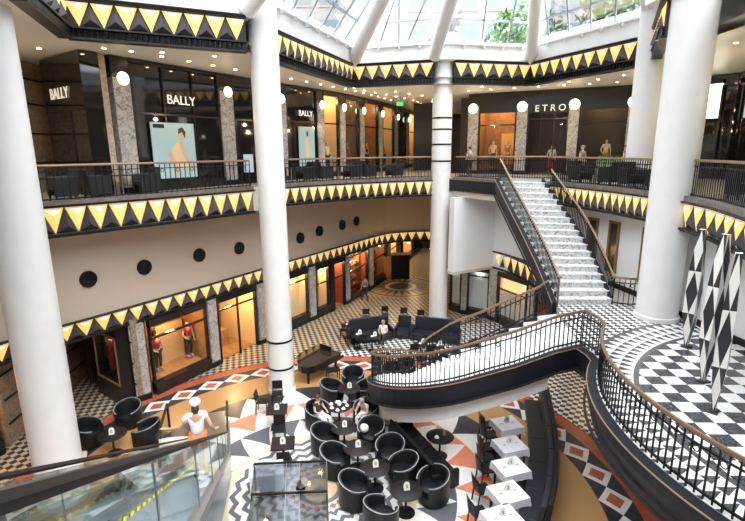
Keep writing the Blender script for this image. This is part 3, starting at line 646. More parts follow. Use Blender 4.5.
def poster(f,x0,x1,zb,zt,label,fig=0):
    root=thing('advertising_poster',label,'poster',tuple(f.w((x0+x1)/2,.07,zb)))
    b=MB(); fbox(b,f,x0,x1,.06,.10,zb,zt); pnl=b.build('panel',cy,root,True)
    def pg(pts,m,nm,d):
        q=MB(); q.face([f.w(x0+(x1-x0)*a,d,zb+(zt-zb)*c) for a,c in pts]); q.build(nm,m,pnl,True)
    if fig==1:
        pg([(.05,.9),(.30,.9),(.30,.97),(.05,.97)],darkc,'printed_word',.104)
        pg([(.38,.38),(.45,.55),(.58,.68),(.66,.62),(.66,.45),(.78,.28),(.80,.18),(.62,.16),(.52,.22)],shopcream,'printed_dress',.105)
        pg([(.62,.70),(.60,.80),(.64,.88),(.72,.88),(.76,.80),(.72,.70)],mann,'printed_head',.106); pg([(.60,.80),(.62,.90),(.72,.93),(.79,.84),(.76,.72),(.73,.78),(.70,.84)],hairb,'printed_hair',.107)
        pg([(.60,.66),(.68,.66),(.80,.36),(.96,.12),(.92,.10),(.72,.34)],mann,'printed_arm',.108); pg([(.40,.50),(.32,.42),(.44,.20),(.50,.02),(.56,.02),(.52,.24)],mann,'printed_leg',.109)
    else:
        pg([(.42,.30),(.40,.66),(.50,.78),(.64,.66),(.66,.30)],shopcream,'printed_coat',.104); pg([(.48,.78),(.46,.86),(.52,.92),(.60,.86),(.57,.78)],hairb,'printed_head',.105)
        pg([(.44,.30),(.42,.04),(.47,.04),(.50,.30)],mann,'printed_leg',.105); pg([(.56,.30),(.60,.04),(.65,.04),(.63,.30)],mann,'printed_leg',.105)
x=lambda u: sP(LW,u,130)-sP(LW,134,130)
poster(f,x(149),x(192),ZU+.5,11.15,'large pale blue poster of a crouching woman in the dark shop window',1)
f=pil(221,233.5,130,'grey marble pilaster under the second globe lamp',True); globelamp(f,12.62,'second globe lamp, left of the banded column')
f=shopwindow(LW,*at(LW,234,262,130),ZU,ZC,lit=0,transom=.6)
f=pil(274,286,135,'grey marble pilaster right beside the banded column',True); globelamp(f,12.62,'globe lamp right beside the banded column')
f=shopwindow(LW,*at(LW,286.5,317,135),ZU,ZC,lit=0,transom=.62,head=.15)
text('BALLY',.42,.01,SIGN,'sign_lettering',f.w(f.L*.6,.08,12.0),facing(f.t,f.n),bpy.data.objects['window_%d'%WN[0]])
poster(f,f.L*.34,f.L*.86,ZU+.5,11.3,'narrow pale blue poster of a standing woman beside the banded column',2)
G5=[(317.5,323.5,323.5,339),(339.5,344.5,345,359),(359.5,363.5,364,378),(378.5,382,382.5,394),(394.5,397,None,None),(406,408,408.5,416),(416.5,418.5,419,428)]
LG=['third globe lamp of the receding row','fourth globe lamp of the receding row','fifth globe lamp of the receding row','sixth globe lamp of the receding row, before the dark passage','small globe lamp at the dark passage','small globe lamp after the dark passage','farthest small globe lamp near the far column']
LMn=['mannequin in pale clothes in the golden upper window',"mannequin in a bright red dress in an upper shop window",'mannequin in dark clothes in the third lit upper window','mannequin in tan clothes in the fourth lit upper window',None,'mannequin in black in the bright window by the far column','mannequin in orange in the last upper window']
for i,((a,c,d,e),lb) in enumerate(zip(G5,LG)):
    f=pil(a,c,140,'slender pilaster under the '+lb,True,marb); globelamp(f,12.55,lb)
    if d:
        w=shopwindow(LW,*at(LW,d,e,140),ZU,ZC,power=[60,26,45,40,0,120,70][i],depth=1.6,back=[shopcream,shopwood,shopwood,shopcream,None,shopcream,shopwood][i],transom=.62,sill=.3)
        mannequin(w,w.L*.55,-.42,ZU+.3,[shopcream,redc,darkc,orangec,wht,darkc,orangec][i],LMn[i],darkc if i!=1 else redc)
        if i in (0,2,3): goods(w,ZU+.3,10.8,0,[shopcream,orangec,wht],{0:'golden shelves behind the pale mannequin in the upper window',2:'shelves behind the dark clothed mannequin in the upper window',3:'shelves behind the tan clothed mannequin in the upper window'}[i],y=-1.35)
f=shopwindow(LW,*at(LW,397.5,405.5,140),ZU,ZC,lit=0)
f=shopwindow([(-13.35,10.5),(-12.72,14.9)],2.3,4.35,0,3.3,power=120,depth=1.2,back=mat('amber_wall',(.85,.5,.15),.6),sill=.5)
st(MB().sweep([(-13.6,9,0),(-13.1,12.6,0)],[(-.02,0),(-.3,0),(-.3,3.5),(-.02,3.5)]).build('wall_left',marbb))
# ---- upper floor, back right
LW=UW
def pilU(u0,u1,lb): 
    s0,s1=at(UW,u0,u1,135); return pilaster(UW,s0,s1,ZU,ZC,lb,True)
f=pilU(468,478,'grey marble pilaster right of the far column'); globelamp(f,12.5,'globe lamp right of the far column',.30)
w=shopwindow(UW,*at(UW,478.5,515.5,135),ZU,ZC,power=160,depth=2,back=shopwood,transom=.60,head=1.2,sill=.3)
mannequin(w,w.L*.35,-.8,ZU+.3,shopcream,'mannequin in a pale top in the window behind the stair head'); mannequin(w,w.L*.75,-.8,ZU+.3,orangec,'mannequin in an orange dress in the window behind the stair head',orangec)
b=MB(); fbox(b,w,w.L*.5,w.L*.9,-1.7,-1.6,ZU+.6,11); tag(b.build('amber_board',mat('amber_panel',(.9,.5,.15),.5)),'amber display panel behind the orange mannequin','board')
f=pilU(516,526.5,'grey marble pilaster left of the shop with the spaced lettering'); globelamp(f,12.5,'globe lamp left of the shop with the spaced lettering',.30)
w=shopwindow(UW,*at(UW,527,567,135),ZU,ZC,power=30,depth=2,back=shopdark,transom=.66,head=1.3,door=True,mull=2)
text('E T R O',.52,.01,SIGN,'sign_lettering',w.w(w.L*.55,.12,12.35),facing(w.t,w.n),bpy.data.objects['window_%d'%WN[0]])
mannequin(w,w.L*.62,-1.0,ZU,wht,'mannequin in white standing in the dark shop doorway',redc)
f=pilU(567.5,577.5,'grey marble pilaster right of the shop with the spaced lettering'); globelamp(f,12.5,'globe lamp right of the shop with the spaced lettering',.30)
w=shopwindow(UW,*at(UW,578,626,135),ZU,ZC,power=110,depth=2,back=shopdark,transom=.60,head=1.2,sill=.3)
mannequin(w,w.L*.62,-.8,ZU+.3,shopcream,'mannequin in a cream suit in the window above the curved frieze',orangec)
f=pilU(626.5,637,'grey marble pilaster left of the rear right column'); globelamp(f,12.5,'globe lamp partly hidden by the rear right column',.30)
# dark end of the passages
st(MB().box(3.2,5.2,38,38.2,ZU,ZC).build('wall_front',frame))
b=MB(); b.sweep([(p[0],p[1],0) for p in UW[2:]],[(-.02,ZU),(-.3,ZU),(-.3,ZC),(-.02,ZC)]); st(b.build('wall_right',darkglass))
b=MB(); b.sweep([(p[0],p[1],0) for p in UW[1:3]],[(-2.2,ZU),(-2.4,ZU),(-2.4,ZC),(-2.2,ZC)]); st(b.build('wall_right',shopdark))
# near right upper shops
RW=[(15.2,16),(14.2,11),(14.2,2)]
fr_=Fr([(17.2,24),(15.2,16)],.5,7.7)
root=thing('backlit_window','tall bright white window panel right of the near right column','window panel',tuple(Fr([(14.5,28.2),(17.2,24)],2,4).w(1,0,ZU)))
lp=mat('backlit_panel',(.95,1,.85),.5,emis=(.95,1,.85),es=1.6)
s=sP([(14.5,28.2),(17.2,24)],705,105); s2=sP([(14.5,28.2),(17.2,24)],721,105)
fq=Fr([(14.5,28.2),(17.2,24)],min(s,s2),max(s,s2)); b=MB(); fbox(b,fq,0,fq.L,.02,.08,11.4,13.0); b.build('panel',lp,root,True); b=MB(); fbox(b,fq,-.1,0,.02,.14,ZU,12.9); fbox(b,fq,fq.L,fq.L+.1,.02,.14,ZU,12.9); fbox(b,fq,0,fq.L,.02,.12,13.0,13.2); b.build('panel_frame',frame,root,True)
w=shopwindow([(15.15,15.8),(14.15,11)],.1,2.4,ZU,ZC,power=25,depth=1.6,back=shopwood,transom=.6,head=1.5,sill=.3)
w=shopwindow([(15.15,15.8),(14.15,11)],2.6,4.6,ZU,ZC,power=25,depth=1.6,back=shopwood,transom=.6,head=1.5,sill=.3)
goods(w,ZU+.3,10.6,0,[shopcream,wht,darkc],'brown shelves with pale goods in the shop at the far right edge',y=-1.1)
# ---- right, ground floor under the gallery, white blinds between marble piers
LW=VW
def vw(u0,u1,v,**k): s0,s1=at(VW,u0,u1,v); return shopwindow(VW,min(s0,s1),max(s0,s1),0,3.1,**k)
blind=mat('white_blind',(.72,.74,.76),.7)
def pilV(u0,u1,v,lb):
    s0,s1=at(VW,u0,u1,v); return pilaster(VW,s0,s1,0,3.1,lb,False)
w=vw(450,461,295,depth=.25,back=blind,power=6,col=(1,1,1),transom=1,sill=.45)
pilV(461.5,467,300,'marble pier right of the far column under the white wall')
w=vw(467.5,489,290,depth=.25,back=blind,power=8,col=(1,1,1),transom=.8,sill=.45)
pilV(489.5,497,300,'marble pier at the corner under the short frieze')
w=vw(497.5,528,290,depth=.9,back=blind,power=26,col=(1,.7,.4),transom=.66,sill=.45)
b=MB(); fbox(b,w,w.L*.15,w.L*.75,-.12,-.08,2.05,2.85); tag(b.build('light_box',mat('amber_lightbox',(1,.6,.3),.5,emis=(1,.55,.25),es=.9)),'glowing orange light box in the upper pane beneath the staircase','light box')
pilV(529,535,300,'marble pier seen beneath the staircase')
w=vw(536,560,300,depth=.9,back=shopwood,power=20,transom=.66)
w=vw(571,596,370,depth=1.2,back=shopcream,power=60,transom=1,sill=.35)
# small windows in the white wall above the landing
for u,v,lb in ((593,232,'tall narrow window in the white wall beside the upper stair flight'),(613.5,248,'middle narrow window in the white wall behind the stair rail'),(646,262,'narrow window in the white wall, partly behind the near right column')):
    s=sP(VW,u,v); f=Fr(VW,s-.32,s+.32); WN[0]+=1; root=bpy.data.objects.new('window_%d'%WN[0],None); COL.objects.link(root); root.location=f.w(.3,0,5); PM[root.name]=Matrix.Translation(root.location); st(root)
    b=MB(); fbox(b,f,0,.12,0,.06,4.9,6.9); fbox(b,f,.52,.64,0,.06,4.9,6.9); fbox(b,f,0,.64,0,.06,6.9,7.0); fbox(b,f,0,.64,0,.06,4.8,4.9); b.build('window_frame',mat('window_brown',(.20,.13,.07),.4),root,True)
    b=MB(); fbox(b,f,.12,.52,0,.02,4.9,6.9); b.build('glazing',mat('dark_pane',(.03,.025,.02),.1),root,True)
st(MB().sweep([(10.28,20.3,0),(10.68,18,0),(10.88,15,0),(11.18,12.5,0),(13.4,9,0)],[(0,ZP),(.05,ZP),(.05,ZP+.22),(0,ZP+.22)]).build('baseboard_right',black))
# ------------------------------------------------------------------ balustrades
BAL={}
def balm(h,w=.026):
    k=(round(h,3),w)
    if k not in BAL:
        b=MB(); b.box(-w/2,w/2,-w/2,w/2,0,h); me=bpy.data.meshes.new('baluster'); me.from_pydata(b.v,[],b.f); me.materials.append(blackm); BAL[k]=me
    return BAL[k]
rb=MB(); n=14
vs=[];fs=[]
for i in range(n):
    a=2*PI*i/n
    for j in range(5):
        c=2*PI*j/5; R=.062+.011*math.cos(c); vs.append((R*math.cos(a),.011*math.sin(c),R*math.sin(a)))
for i in range(n):
    for j in range(5): fs.append((i*5+j,((i+1)%n)*5+j,((i+1)%n)*5+(j+1)%5,i*5+(j+1)%5))
ringme=bpy.data.meshes.new('ring'); ringme.from_pydata(vs,[],fs); ringme.materials.append(blackm)
def balustrade(path,label,h=1.12,sp=.19,rail=brass,base=.08,group='metal balustrades',rings=3,rw=.036):
    path=[Vector(p) for p in path]; A=arclen(path); c,_=along(path,A[-1]/2,A); root=thing('balustrade',label,'railing',tuple(c),0,group)
    MB().sweep(path,[(-rw,h-.05),(-rw*.6,h),(rw*.6,h),(rw,h-.05),(rw*.6,h-.08),(-rw*.6,h-.08)]).build('handrail',rail,root,True,smooth=False)
    MB().sweep(path,[(-.018,h-.24),(.018,h-.24),(.018,h-.21),(-.018,h-.21)]).build('upper_rail',blackm,root,True)
    MB().sweep(path,[(-.02,base),(.02,base),(.02,base+.04),(-.02,base+.04)]).build('lower_rail',blackm,root,True)
    n=int(A[-1]/sp); n=max(2,min(n,98)); inv=PM[root.name].inverted()
    for i in range(n+1):
        p,t=along(path,A[-1]*i/n,A); o=bpy.data.objects.new('baluster',balm(h-.06)); COL.objects.link(o); o.parent=root; o.location=inv@p; o.rotation_euler=(0,0,math.atan2(t.y,t.x))
        if rings and i%rings==1 and i<n:
            p2,t2=along(path,A[-1]*(i+.5)/n,A); o=bpy.data.objects.new('ring',ringme); COL.objects.link(o); o.parent=root; o.location=inv@(p2+Vector((0,0,h-.31))); o.rotation_euler=(0,0,math.atan2(t2.y,t2.x))
    return root
def off(path,d):
    out=[]
    n=len(path)
    for i in range(n):
        p=Vector(path[i]); a=Vector(path[max(0,i-1)]); b=Vector(path[min(n-1,i+1)]); t=(b-a); t=Vector((t.x,t.y,0)).normalized(); q=p+Vector((t.y,-t.x,0))*d; out.append(q)
    return out
g3=lambda pts: [Vector((p[0],p[1],ZU)) for p in pts]
balustrade(off(g3(GL[1:5]),-.12),'gallery railing at the left with the dark armchairs behind it',1.2,.2)
balustrade(off(g3(GL[5:]),-.12),'gallery railing between the banded column and the far column',1.2,.2)
balustrade(off(g3(GM[1:]),-.12),'short gallery railing between the far column and the stair head',1.2,.17)
balustrade(off(g3(GR[0:4]),-.12),'gallery railing curving right of the stair head',1.2,.13)
balustrade(off(g3(GR[4:9]),-.12),'black gallery railing at the far right above the sculptures',1.2,.13)
# stone kerbs under the railings
for k,pt in enumerate((GL[1:5],GL[5:],GM[1:],GR[0:4],GR[4:9])):
    st(MB().sweep(g3(pt),[(.10,-.10),(.10,.06),(-.28,.06),(-.28,0)]).build('trim_%d'%(5+k),noisy('kerb_stone',(.22,.19,.16),(.12,.10,.085),6,.4)))
# ------------------------------------------------------------------ raised round landing
def arc(cx,cy,r,a0,a1,n): return [Vector((cx+r*math.cos(math.radians(a0+(a1-a0)*i/n)),cy+r*math.sin(math.radians(a0+(a1-a0)*i/n)),0)) for i in range(n+1)]
edge=[Vector((p.x,p.y,0)) for p in arc(PCX,PCY,PR,146,236,30)]   # from the bridge corner round to near the photographer
edge=[Vector((6.3,13.78,0)),Vector((6.42,13.15,0))]+[p for p in edge if p.y<12.8]
land=[(6.3,13.85),(6.42,13.15)]+[(p.x,p.y) for p in edge[2:]]+[(13.4,2.5),(13.4,9),(11.15,12.5),(10.85,15),(10.6,17.9),(9.4,17.7),(7.0,17.62),(6.75,16.7)]
b=MB(); b.prism(land,ZP-.25,ZP-.012); st(b.build('floor',soff)); b=MB(); b.prism(land,ZP-.012,ZP); st(b.build('floor',M_plat))
e3=[Vector((p.x,p.y,ZP)) for p in edge]
# travel runs toward the camera with the atrium on the right-hand side
fasc(e3,[(0,-.78),(.10,-.78),(.22,-.30),(.22,-.02),(0,-.02)],'thick dark curved edge of the raised checkered landing')
fasc([p+Vector((0,0,-.78)) for p in e3],[(-.35,-.14),(.06,-.14),(.10,0),(-.35,0)],'narrow dark brown lower rim of the raised checkered landing',m=moldm,trim=False)
balustrade(off(e3,-.03),'curved balustrade of the raised checkered landing in the right foreground',1.12,.165,rw=.042)
# ------------------------------------------------------------------ curved lower stair from the landing
SC=(3.1,16.7); RO=3.2; RI=1.35
def outer():
    pts=[Vector((6.3,13.78,ZP)),Vector((5.4,13.52,0)),Vector((4.2,13.42,0))]
    pts+=[Vector((SC[0]+RO*math.cos(math.radians(a)),SC[1]+RO*math.sin(math.radians(a)),0)) for a in range(-90,-271,-6)]
    return pts
op=outer(); A=arclen([Vector((p.x,p.y,0)) for p in op])
def zof(s): return ZP if s<.7 else max(0,ZP-(s-.7)*.335)
op=[Vector((p.x,p.y,zof(s))) for p,s in zip(op,A)]; OA=A
def inner_at(s):
    f=[(0,(6.6,16.6)),(2.1,(4.3,16.2)),(3.1,(3.3,15.4))]
    if s<=2.1: t=s/2.1; return Vector((6.6+(4.3-6.6)*t,16.6+(15.95-16.6)*t,0))
    a0=-90; a=math.radians(a0-(s-OA[2]-.2)/RO*180/PI) ; t=min(1,(s-2.1)/1.2)
    q=Vector((SC[0]+RI*math.cos(a),SC[1]+RI*math.sin(a),0)); return Vector((4.3,15.95,0)).lerp(q,t)
flat=[Vector((p.x,p.y,0)) for p in op]
NST=int(ZP/.165); S_tot=OA[-1]
root=thing('curved_staircase','white marble stair curving down left from the raised landing over the cafe','stairs',(3,14.5,0))
s=.7; k=0; ds=.165/.335; innerp=[]
inv=None
lf=MB().prism([(6.3,13.84),(6.6,16.6)]+[( (inner_at(.7)).x,(inner_at(.7)).y),((along(flat,.7,OA)[0]).x,(along(flat,.7,OA)[0]).y)],ZP-.25,ZP-.004); lf.build('top_landing',marbw,root,True)
while s<S_tot-.05 and zof(s)>.1:
    e=min(S_tot,s+ds); a,_=along(flat,s,OA); c,_=along(flat,e,OA); m_,_=along(flat,(s+e)/2,OA); zt=zof(s)-.165; zb=zt-.32
    i0=inner_at(s); i1=inner_at(e); im=inner_at((s+e)/2)
    b=MB(); up1=[a,i0,i1,c]
    b.hexa([Vector((q.x,q.y,max(0,zb))) for q in (c,i1,i0,a)],[Vector((q.x,q.y,zt)) for q in (c,i1,i0,a)]); b.build('step',marbw,root,True); innerp.append(Vector((i0.x,i0.y,zof(s)))); s=e
innerp.append(Vector((inner_at(s).x,inner_at(s).y,zof(s))))
fasc(list(reversed(op[:-1])),[(0,-.72),(.06,-.72),(.14,-.10),(.14,.03),(0,.03)],'broad black curved side of the lower marble stair above the cafe tables')
# soffit volume set back beneath the stair
sofp=list(reversed(off(op[1:-14],.24))); b=MB(); b.sweep(sofp,[(0,-1.38),(0,-.66),(-1.4,-.66),(-1.4,-1.2)]); tag(b.build('stair_soffit',paint),'white rounded underside of the lower stair, set back below its black side','soffit')
fasc([p for p in reversed(innerp)],[(0,-.5),(.05,-.5),(.05,.03),(0,.03)],'dark inner side of the lower stair, toward the arcade',trim=False)
balustrade(off(list(reversed(op[:-1])),-.03),'curved balustrade with bronze handrail along the lower marble stair',1.10,.155,rw=.038,rings=4)
balustrade(off([Vector((6.5,17.3,ZP))]+innerp[:14],.03),'inner balustrade of the lower stair, ending in front of the cafe sofas',1.08,.2,rw=.034,rings=4)
# ------------------------------------------------------------------ grand stair up to the gallery
SL=spline([(7.0,17.62,0),(6.95,19.2,0),(6.78,20.9,0),(6.55,22.8,0),(6.35,24.6,0)],6); SR=spline([(9.1,17.62,0),(9.1,19.2,0),(8.92,20.6,0),(8.55,22.0,0),(8.15,23.4,0)],6)
LA=arclen(SL); RA=arclen(SR); NS=18; rise=(ZU-ZP)/NS
root=thing('marble_staircase','grand white veined marble staircase rising to the upper gallery','stairs',(8.1,17.6,ZP))
def sp_(i): return along(SL,LA[-1]*i/NS,LA)[0],along(SR,RA[-1]*i/NS,RA)[0]
riser=marbw
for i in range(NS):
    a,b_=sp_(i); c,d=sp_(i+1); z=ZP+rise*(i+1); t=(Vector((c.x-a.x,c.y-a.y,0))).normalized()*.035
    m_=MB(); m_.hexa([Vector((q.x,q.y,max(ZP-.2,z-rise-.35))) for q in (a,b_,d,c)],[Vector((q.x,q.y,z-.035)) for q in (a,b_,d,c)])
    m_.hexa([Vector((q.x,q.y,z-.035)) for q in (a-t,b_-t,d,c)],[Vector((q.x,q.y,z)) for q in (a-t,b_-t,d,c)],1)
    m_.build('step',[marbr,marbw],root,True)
SLz=[Vector((p.x,p.y,ZP+(ZU-ZP)*s/LA[-1])) for p,s in zip(SL,LA)]; SRz=[Vector((p.x,p.y,ZP+(ZU-ZP)*s/RA[-1])) for p,s in zip(SR,RA)]
fasc(list(reversed(SLz)),[(0,-.75),(.10,-.75),(.18,-.25),(.18,.10),(0,.10)],'black curved outer side of the grand marble staircase')
fasc(list(reversed(SRz)),[(-.02,-.3),(.06,-.3),(.06,.22),(-.02,.22)],'narrow dark skirting on the right side of the grand staircase',trim=False)
balustrade(off(SLz,.04),'left bronze balustrade of the grand marble staircase',1.12,.15,rail=brassl,rings=0,rw=.034)
balustrade(off(SRz[:-3],-.02),'right bronze balustrade of the grand marble staircase',1.12,.13,rail=brassl,rings=0,rw=.034)
balustrade([Vector((9.1,17.6,ZP)),Vector((9.55,17.35,ZP)),Vector((10.45,17.3,ZP))],'short railing at the foot of the grand stair beside the white wall',1.12,.16,rings=2)
balustrade(g3([(5.0,28.0),(6.9,26.9),(9.0,25.4),(9.6,24.0)]),'gallery railing standing behind the head of the grand staircase',1.2,.13)
# scroll newel
b=MB(); b.cyl((6.95,17.45,ZP),(6.95,17.45,ZP+1.12),.035); b.lathe([(.02,1.10),(.11,1.12),(.11,1.17),(.02,1.19)],(6.95,17.45,ZP),20); tag(b.build('newel_post',brass),'bronze newel post with round cap at the foot of the grand stair','post')
# ------------------------------------------------------------------ harlequin sculptures
hw,hd=mat('sculpture_ivory',(.82,.80,.74),.5),mat('sculpture_charcoal',(.03,.032,.037),.4)
def harle(x,y,h,rz,lean,label,wd):
    root=thing('harlequin_sculpture',label,'sculpture',(x,y,ZP),rz,'harlequin sculptures')
    nseg=3; k=0; b=MB(); b.box(-.13,.13,-.10,.10,0,.05); b.build('foot_plate',hd,root)
    nseg=3; zs=[.05,.05+h*.30,.05+h*.66,.05+h]; ws=[.25,.95,.9,.45]
    for i in range(3):
        b=MB(); z0,z1=zs[i],zs[i+1]; q=[]
        for zz,wf,tw in ((z0,ws[i],i*.10),(z1,ws[i+1],(i+1)*.10)):
            q.append([Vector((wd*wf*math.cos(a)*1.0+lean*zz,wd*wf*.8*math.sin(a),zz)) for a in (PI/4+tw,3*PI/4+tw,5*PI/4+tw,7*PI/4+tw)])
        for j in range(4):
            bl,br,tl,tr=q[0][j],q[0][(j+1)%4],q[1][j],q[1][(j+1)%4]; l=(bl+tl)/2; r=(br+tr)/2; bm_=(bl+br)/2; tm=(tl+tr)/2; k=(i+j)%2
            b.face([bm_,r,tm,l],1-k if j%2 else 1); b.face([bl,bm_,l],k if j%2 else 0); b.face([bm_,br,r],k if j%2 else 0); b.face([r,tr,tm],k if j%2 else 0); b.face([tm,tl,l],k if j%2 else 0)
        if i==2: b.face(q[1],0)
        b.build('faceted_diamond',[hw,hd],root)
for (u,v),h,rz,ln,lb,w in (((686,347),3.5,.55,.0,'leftmost black and ivory faceted harlequin column, beside the white column',.29),((703,382),3.75,.2,.0,'middle black and ivory faceted harlequin column',.26),((713,412),3.6,.75,.01,'rightmost and nearest black and ivory harlequin column',.24)):
    p=P(u,v,ZP); harle(p.x,p.y,h,rz,ln,lb,w)
# ------------------------------------------------------------------ escalators
dv=Vector(ray(242,427.5)); dh=Vector((dv.x,dv.y,0)); slope=-dv.z/dh.length; dh.normalize(); perp=Vector((dh.y,-dh.x,0))
dv.normalize(); cth=math.hypot(dv.x,dv.y); nd=Vector((dh.x*dv.z,dh.y*dv.z,-cth))
def kink(a,h): q=Vector((0,0,EYE))-perp*a+nd*h; return q+dv*((1.0-q.z)/dv.z)
K1=kink(1.66,.055); K2=kink(.47,.055)
def escal(Ka,Kb,label,top):
    w=(Kb-Ka).dot(perp); o=Ka.copy(); root=thing('escalator',label,'escalator',(Ka.x,Ka.y,0),0,'escalators')
    up=-dh
    def pt(L,s,z): # L metres back up the run from the kink, s across
        return o+up*L+perp*s+Vector((0,0,z-1.0))
    Lt=top/slope
    def prof(L): return 1.0+max(0,L)*slope if L<Lt else 1.0+top
    Ls=[-2.0,-.6,-.25,0,.3]+[Lt*i/10 for i in range(1,10)]+[Lt-.3,Lt,Lt+.35,Lt+1.2]
    for nm,sx in (('left',0),('right',w)):
        path=[pt(L,sx,prof(L)) for L in Ls]; path=[Vector(p) for p in path]
        e=pt(-2.0,sx,1.0); path=[e+Vector((dh.x*-.0,dh.y*-.0,-.5))+dh*.0,e+dh*.22+Vector((0,0,-.42)),e+dh*.33+Vector((0,0,-.22)),e+dh*.22+Vector((0,0,-.05))]+path
        b=MB(); b.sweep(path[4:],[(-.036,-.01),(-.03,.015),(.03,.015),(.036,-.01)])
        for i in range(1,4): b.bar(path[i],path[i+1],.08,.05)
        b.build('handrail',rubber,root,True)
        b=MB(); b.sweep([p+Vector((0,0,-.035)) for p in path[4:]],[(-.015,-.005),(.015,-.005),(.015,.022),(-.015,.022)]); b.build('rail_profile',moldm,root,True)
        b=MB()
        q=[pt(L,sx,prof(L)) for L in Ls]
        for i in range(len(q)-1):
            b.face([q[i]+Vector((0,0,-.06)),q[i+1]+Vector((0,0,-.06)),q[i+1]+Vector((0,0,-.78)),q[i]+Vector((0,0,-.78))])
        b.build('glass_panel',tinted,root,True)
        b=MB(); i0=1 if nm=='left' else -1
        b.sweep(q,[(-.06,-.86),(.06,-.86),(.06,-.76),(-.06,-.76)]); b.build('deck_profile',alu,root,True)
        b=MB(); b.sweep(q,[(-.05,-1.55),(.05,-1.55),(.05,-.86),(-.05,-.86)]); b.build('side_cladding',mat('grey_cladding',(.20,.24,.26),.22,.5),root,True)
        for k in range(1,int(Lt/2.1)): 
            L=k*2.1; a=pt(L,sx,prof(L)-.06); MB().bar(a,a+Vector((0,0,-.70)),.010,.012).build('glass_joint',silver,root,True)
    n=int(Lt/.40); n=min(n,60); tr=.40; 
    sm=mat('step_grey',(.30,.34,.36),.35,.5)
    for k in range(-3,n+2):
        L=k*tr; zs=prof(L)-1.0+.02 if k>0 else .02; zs=min(zs,top+.02); b=MB(); a=.06; c=w-.06
        b.hexa([pt(L+.41,a,zs-.25),pt(L+.41,c,zs-.25),pt(L,c,zs-.25),pt(L,a,zs-.25)],[pt(L+.41,a,zs),pt(L+.41,c,zs),pt(L,c,zs),pt(L,a,zs)])
        for j in range(12):
            s0=a+.05+(c-a-.1)*j/12; b.hexa([pt(L+.39,s0,zs),pt(L+.39,s0+.03,zs),pt(L+.02,s0+.03,zs),pt(L+.02,s0,zs)],[pt(L+.39,s0,zs+.012),pt(L+.39,s0+.03,zs+.012),pt(L+.02,s0+.03,zs+.012),pt(L+.02,s0,zs+.012)])
        for (s0,s1) in ((a,a+.04),(c-.04,c)): b.hexa([pt(L+.40,s0,zs),pt(L+.40,s1,zs),pt(L,s1,zs),pt(L,s0,zs)],[pt(L+.40,s0,zs+.014),pt(L+.40,s1,zs+.014),pt(L,s1,zs+.014),pt(L,s0,zs+.014)],1)
        
        b.build('step',[sm,yellow],root,True)
    b=MB(); b.hexa([pt(-1.2,.12,.0),pt(-1.2,w-.12,.0),pt(-3.2,w-.12,.0),pt(-3.2,.12,.0)],[pt(-1.2,.12,.03),pt(-1.2,w-.12,.03),pt(-3.2,w-.12,.03),pt(-3.2,.12,.03)]); b.build('landing_plate',silver,root,True)
    b=MB(); q=[pt(L,w/2,prof(L)) for L in Ls[3:]]; b.sweep(q,[(-w/2+.1,-1.75),(w/2-.1,-1.75),(w/2-.1,-1.55),(-w/2+.1,-1.55)]); b.build('truss_underside',mat('grey_cladding',(.2,.24,.26)),root,True)
    return root,pt,prof,w
eA=escal(K1,K2,'escalator with glass sides carrying the woman in the white head scarf',8.9)
0 and escal(kink(.50,.20),kink(-.02,.20),'nearer escalator at the bottom left, parallel to the one with the woman',8.56)

gr=thing('guide_rail','short black guide rail loop on the floor before the woman, left of the escalator foot','railing',tuple(P(160,437,0)))
q0=P(157,440,1.0); q1=P(167,404,1.0); MB().sweep([q0,q1],[(-.045,-.02),(-.04,.03),(.04,.03),(.045,-.02)]).build('handrail',rubber,gr,True)
MB().bar(q1-Vector((0,0,1)),q1,.07).build('post',rubber,gr,True); MB().bar(q0-Vector((0,0,1)),q0,.07).build('post',rubber,gr,True)
b=MB(); b.face([q0-Vector((0,0,.9)),q1-Vector((0,0,.9)),q1-Vector((0,0,.06)),q0-Vector((0,0,.06))]); b.build('glass_panel',tinted,gr,True)
# ------------------------------------------------------------------ cafe furniture
def tub():
    t=thing('tub_chair','x','chair'); R=.41
    b=MB(); pr=[(R,.10),(R,.0)]
    # wrap-around shell, high at the back, sloping to the arms; open to +y
    n=22; vs=[];L=0
    for i in range(n+1):
        a=math.radians(125+ (415-125)*i/n) ; c=-math.cos(a-PI/2) # back is at -y
        k=(1+math.sin(-(a)))/2 if False else .5*(1-math.sin(a)); h=.60+.22*max(0,k)**1.1
        for r,z in ((R,.10),(R+.015,h-.03),(R-.01,h),(R-.07,h),(R-.09,h-.03),(R-.09,.10)): vs.append((r*math.cos(a),r*math.sin(a),z))
    fs=[]
    for i in range(n):
        for j in range(6): fs.append((i*6+j,i*6+(j+1)%6,(i+1)*6+(j+1)%6,(i+1)*6+j))
    fs+=[tuple(range(6)),tuple(range(n*6,n*6+6))]; b.add(vs,fs); shell=b.build('backrest',leather,t,smooth=True)
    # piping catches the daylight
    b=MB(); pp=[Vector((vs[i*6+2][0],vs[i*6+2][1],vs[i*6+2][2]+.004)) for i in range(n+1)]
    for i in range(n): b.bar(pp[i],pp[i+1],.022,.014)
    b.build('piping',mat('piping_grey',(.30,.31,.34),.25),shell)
    b=MB(); b.lathe([(.001,.44),(.28,.45),(.32,.42),(.32,.28),(.001,.28)],n=24); b.build('seat',leather,t,smooth=True)
    b=MB(); b.lathe([(.001,.04),(.38,.04),(.39,.12),(.39,.28),(.001,.28)],n=24); bs=b.build('base',leather,t,smooth=True)
    for sx in (-1,1):
        for sy in (-1,1): MB().cyl((sx*.22,sy*.22,0),(sx*.22,sy*.22,.05),.025).build('foot',blackm,bs)
    return t
PT=Placer(tub())
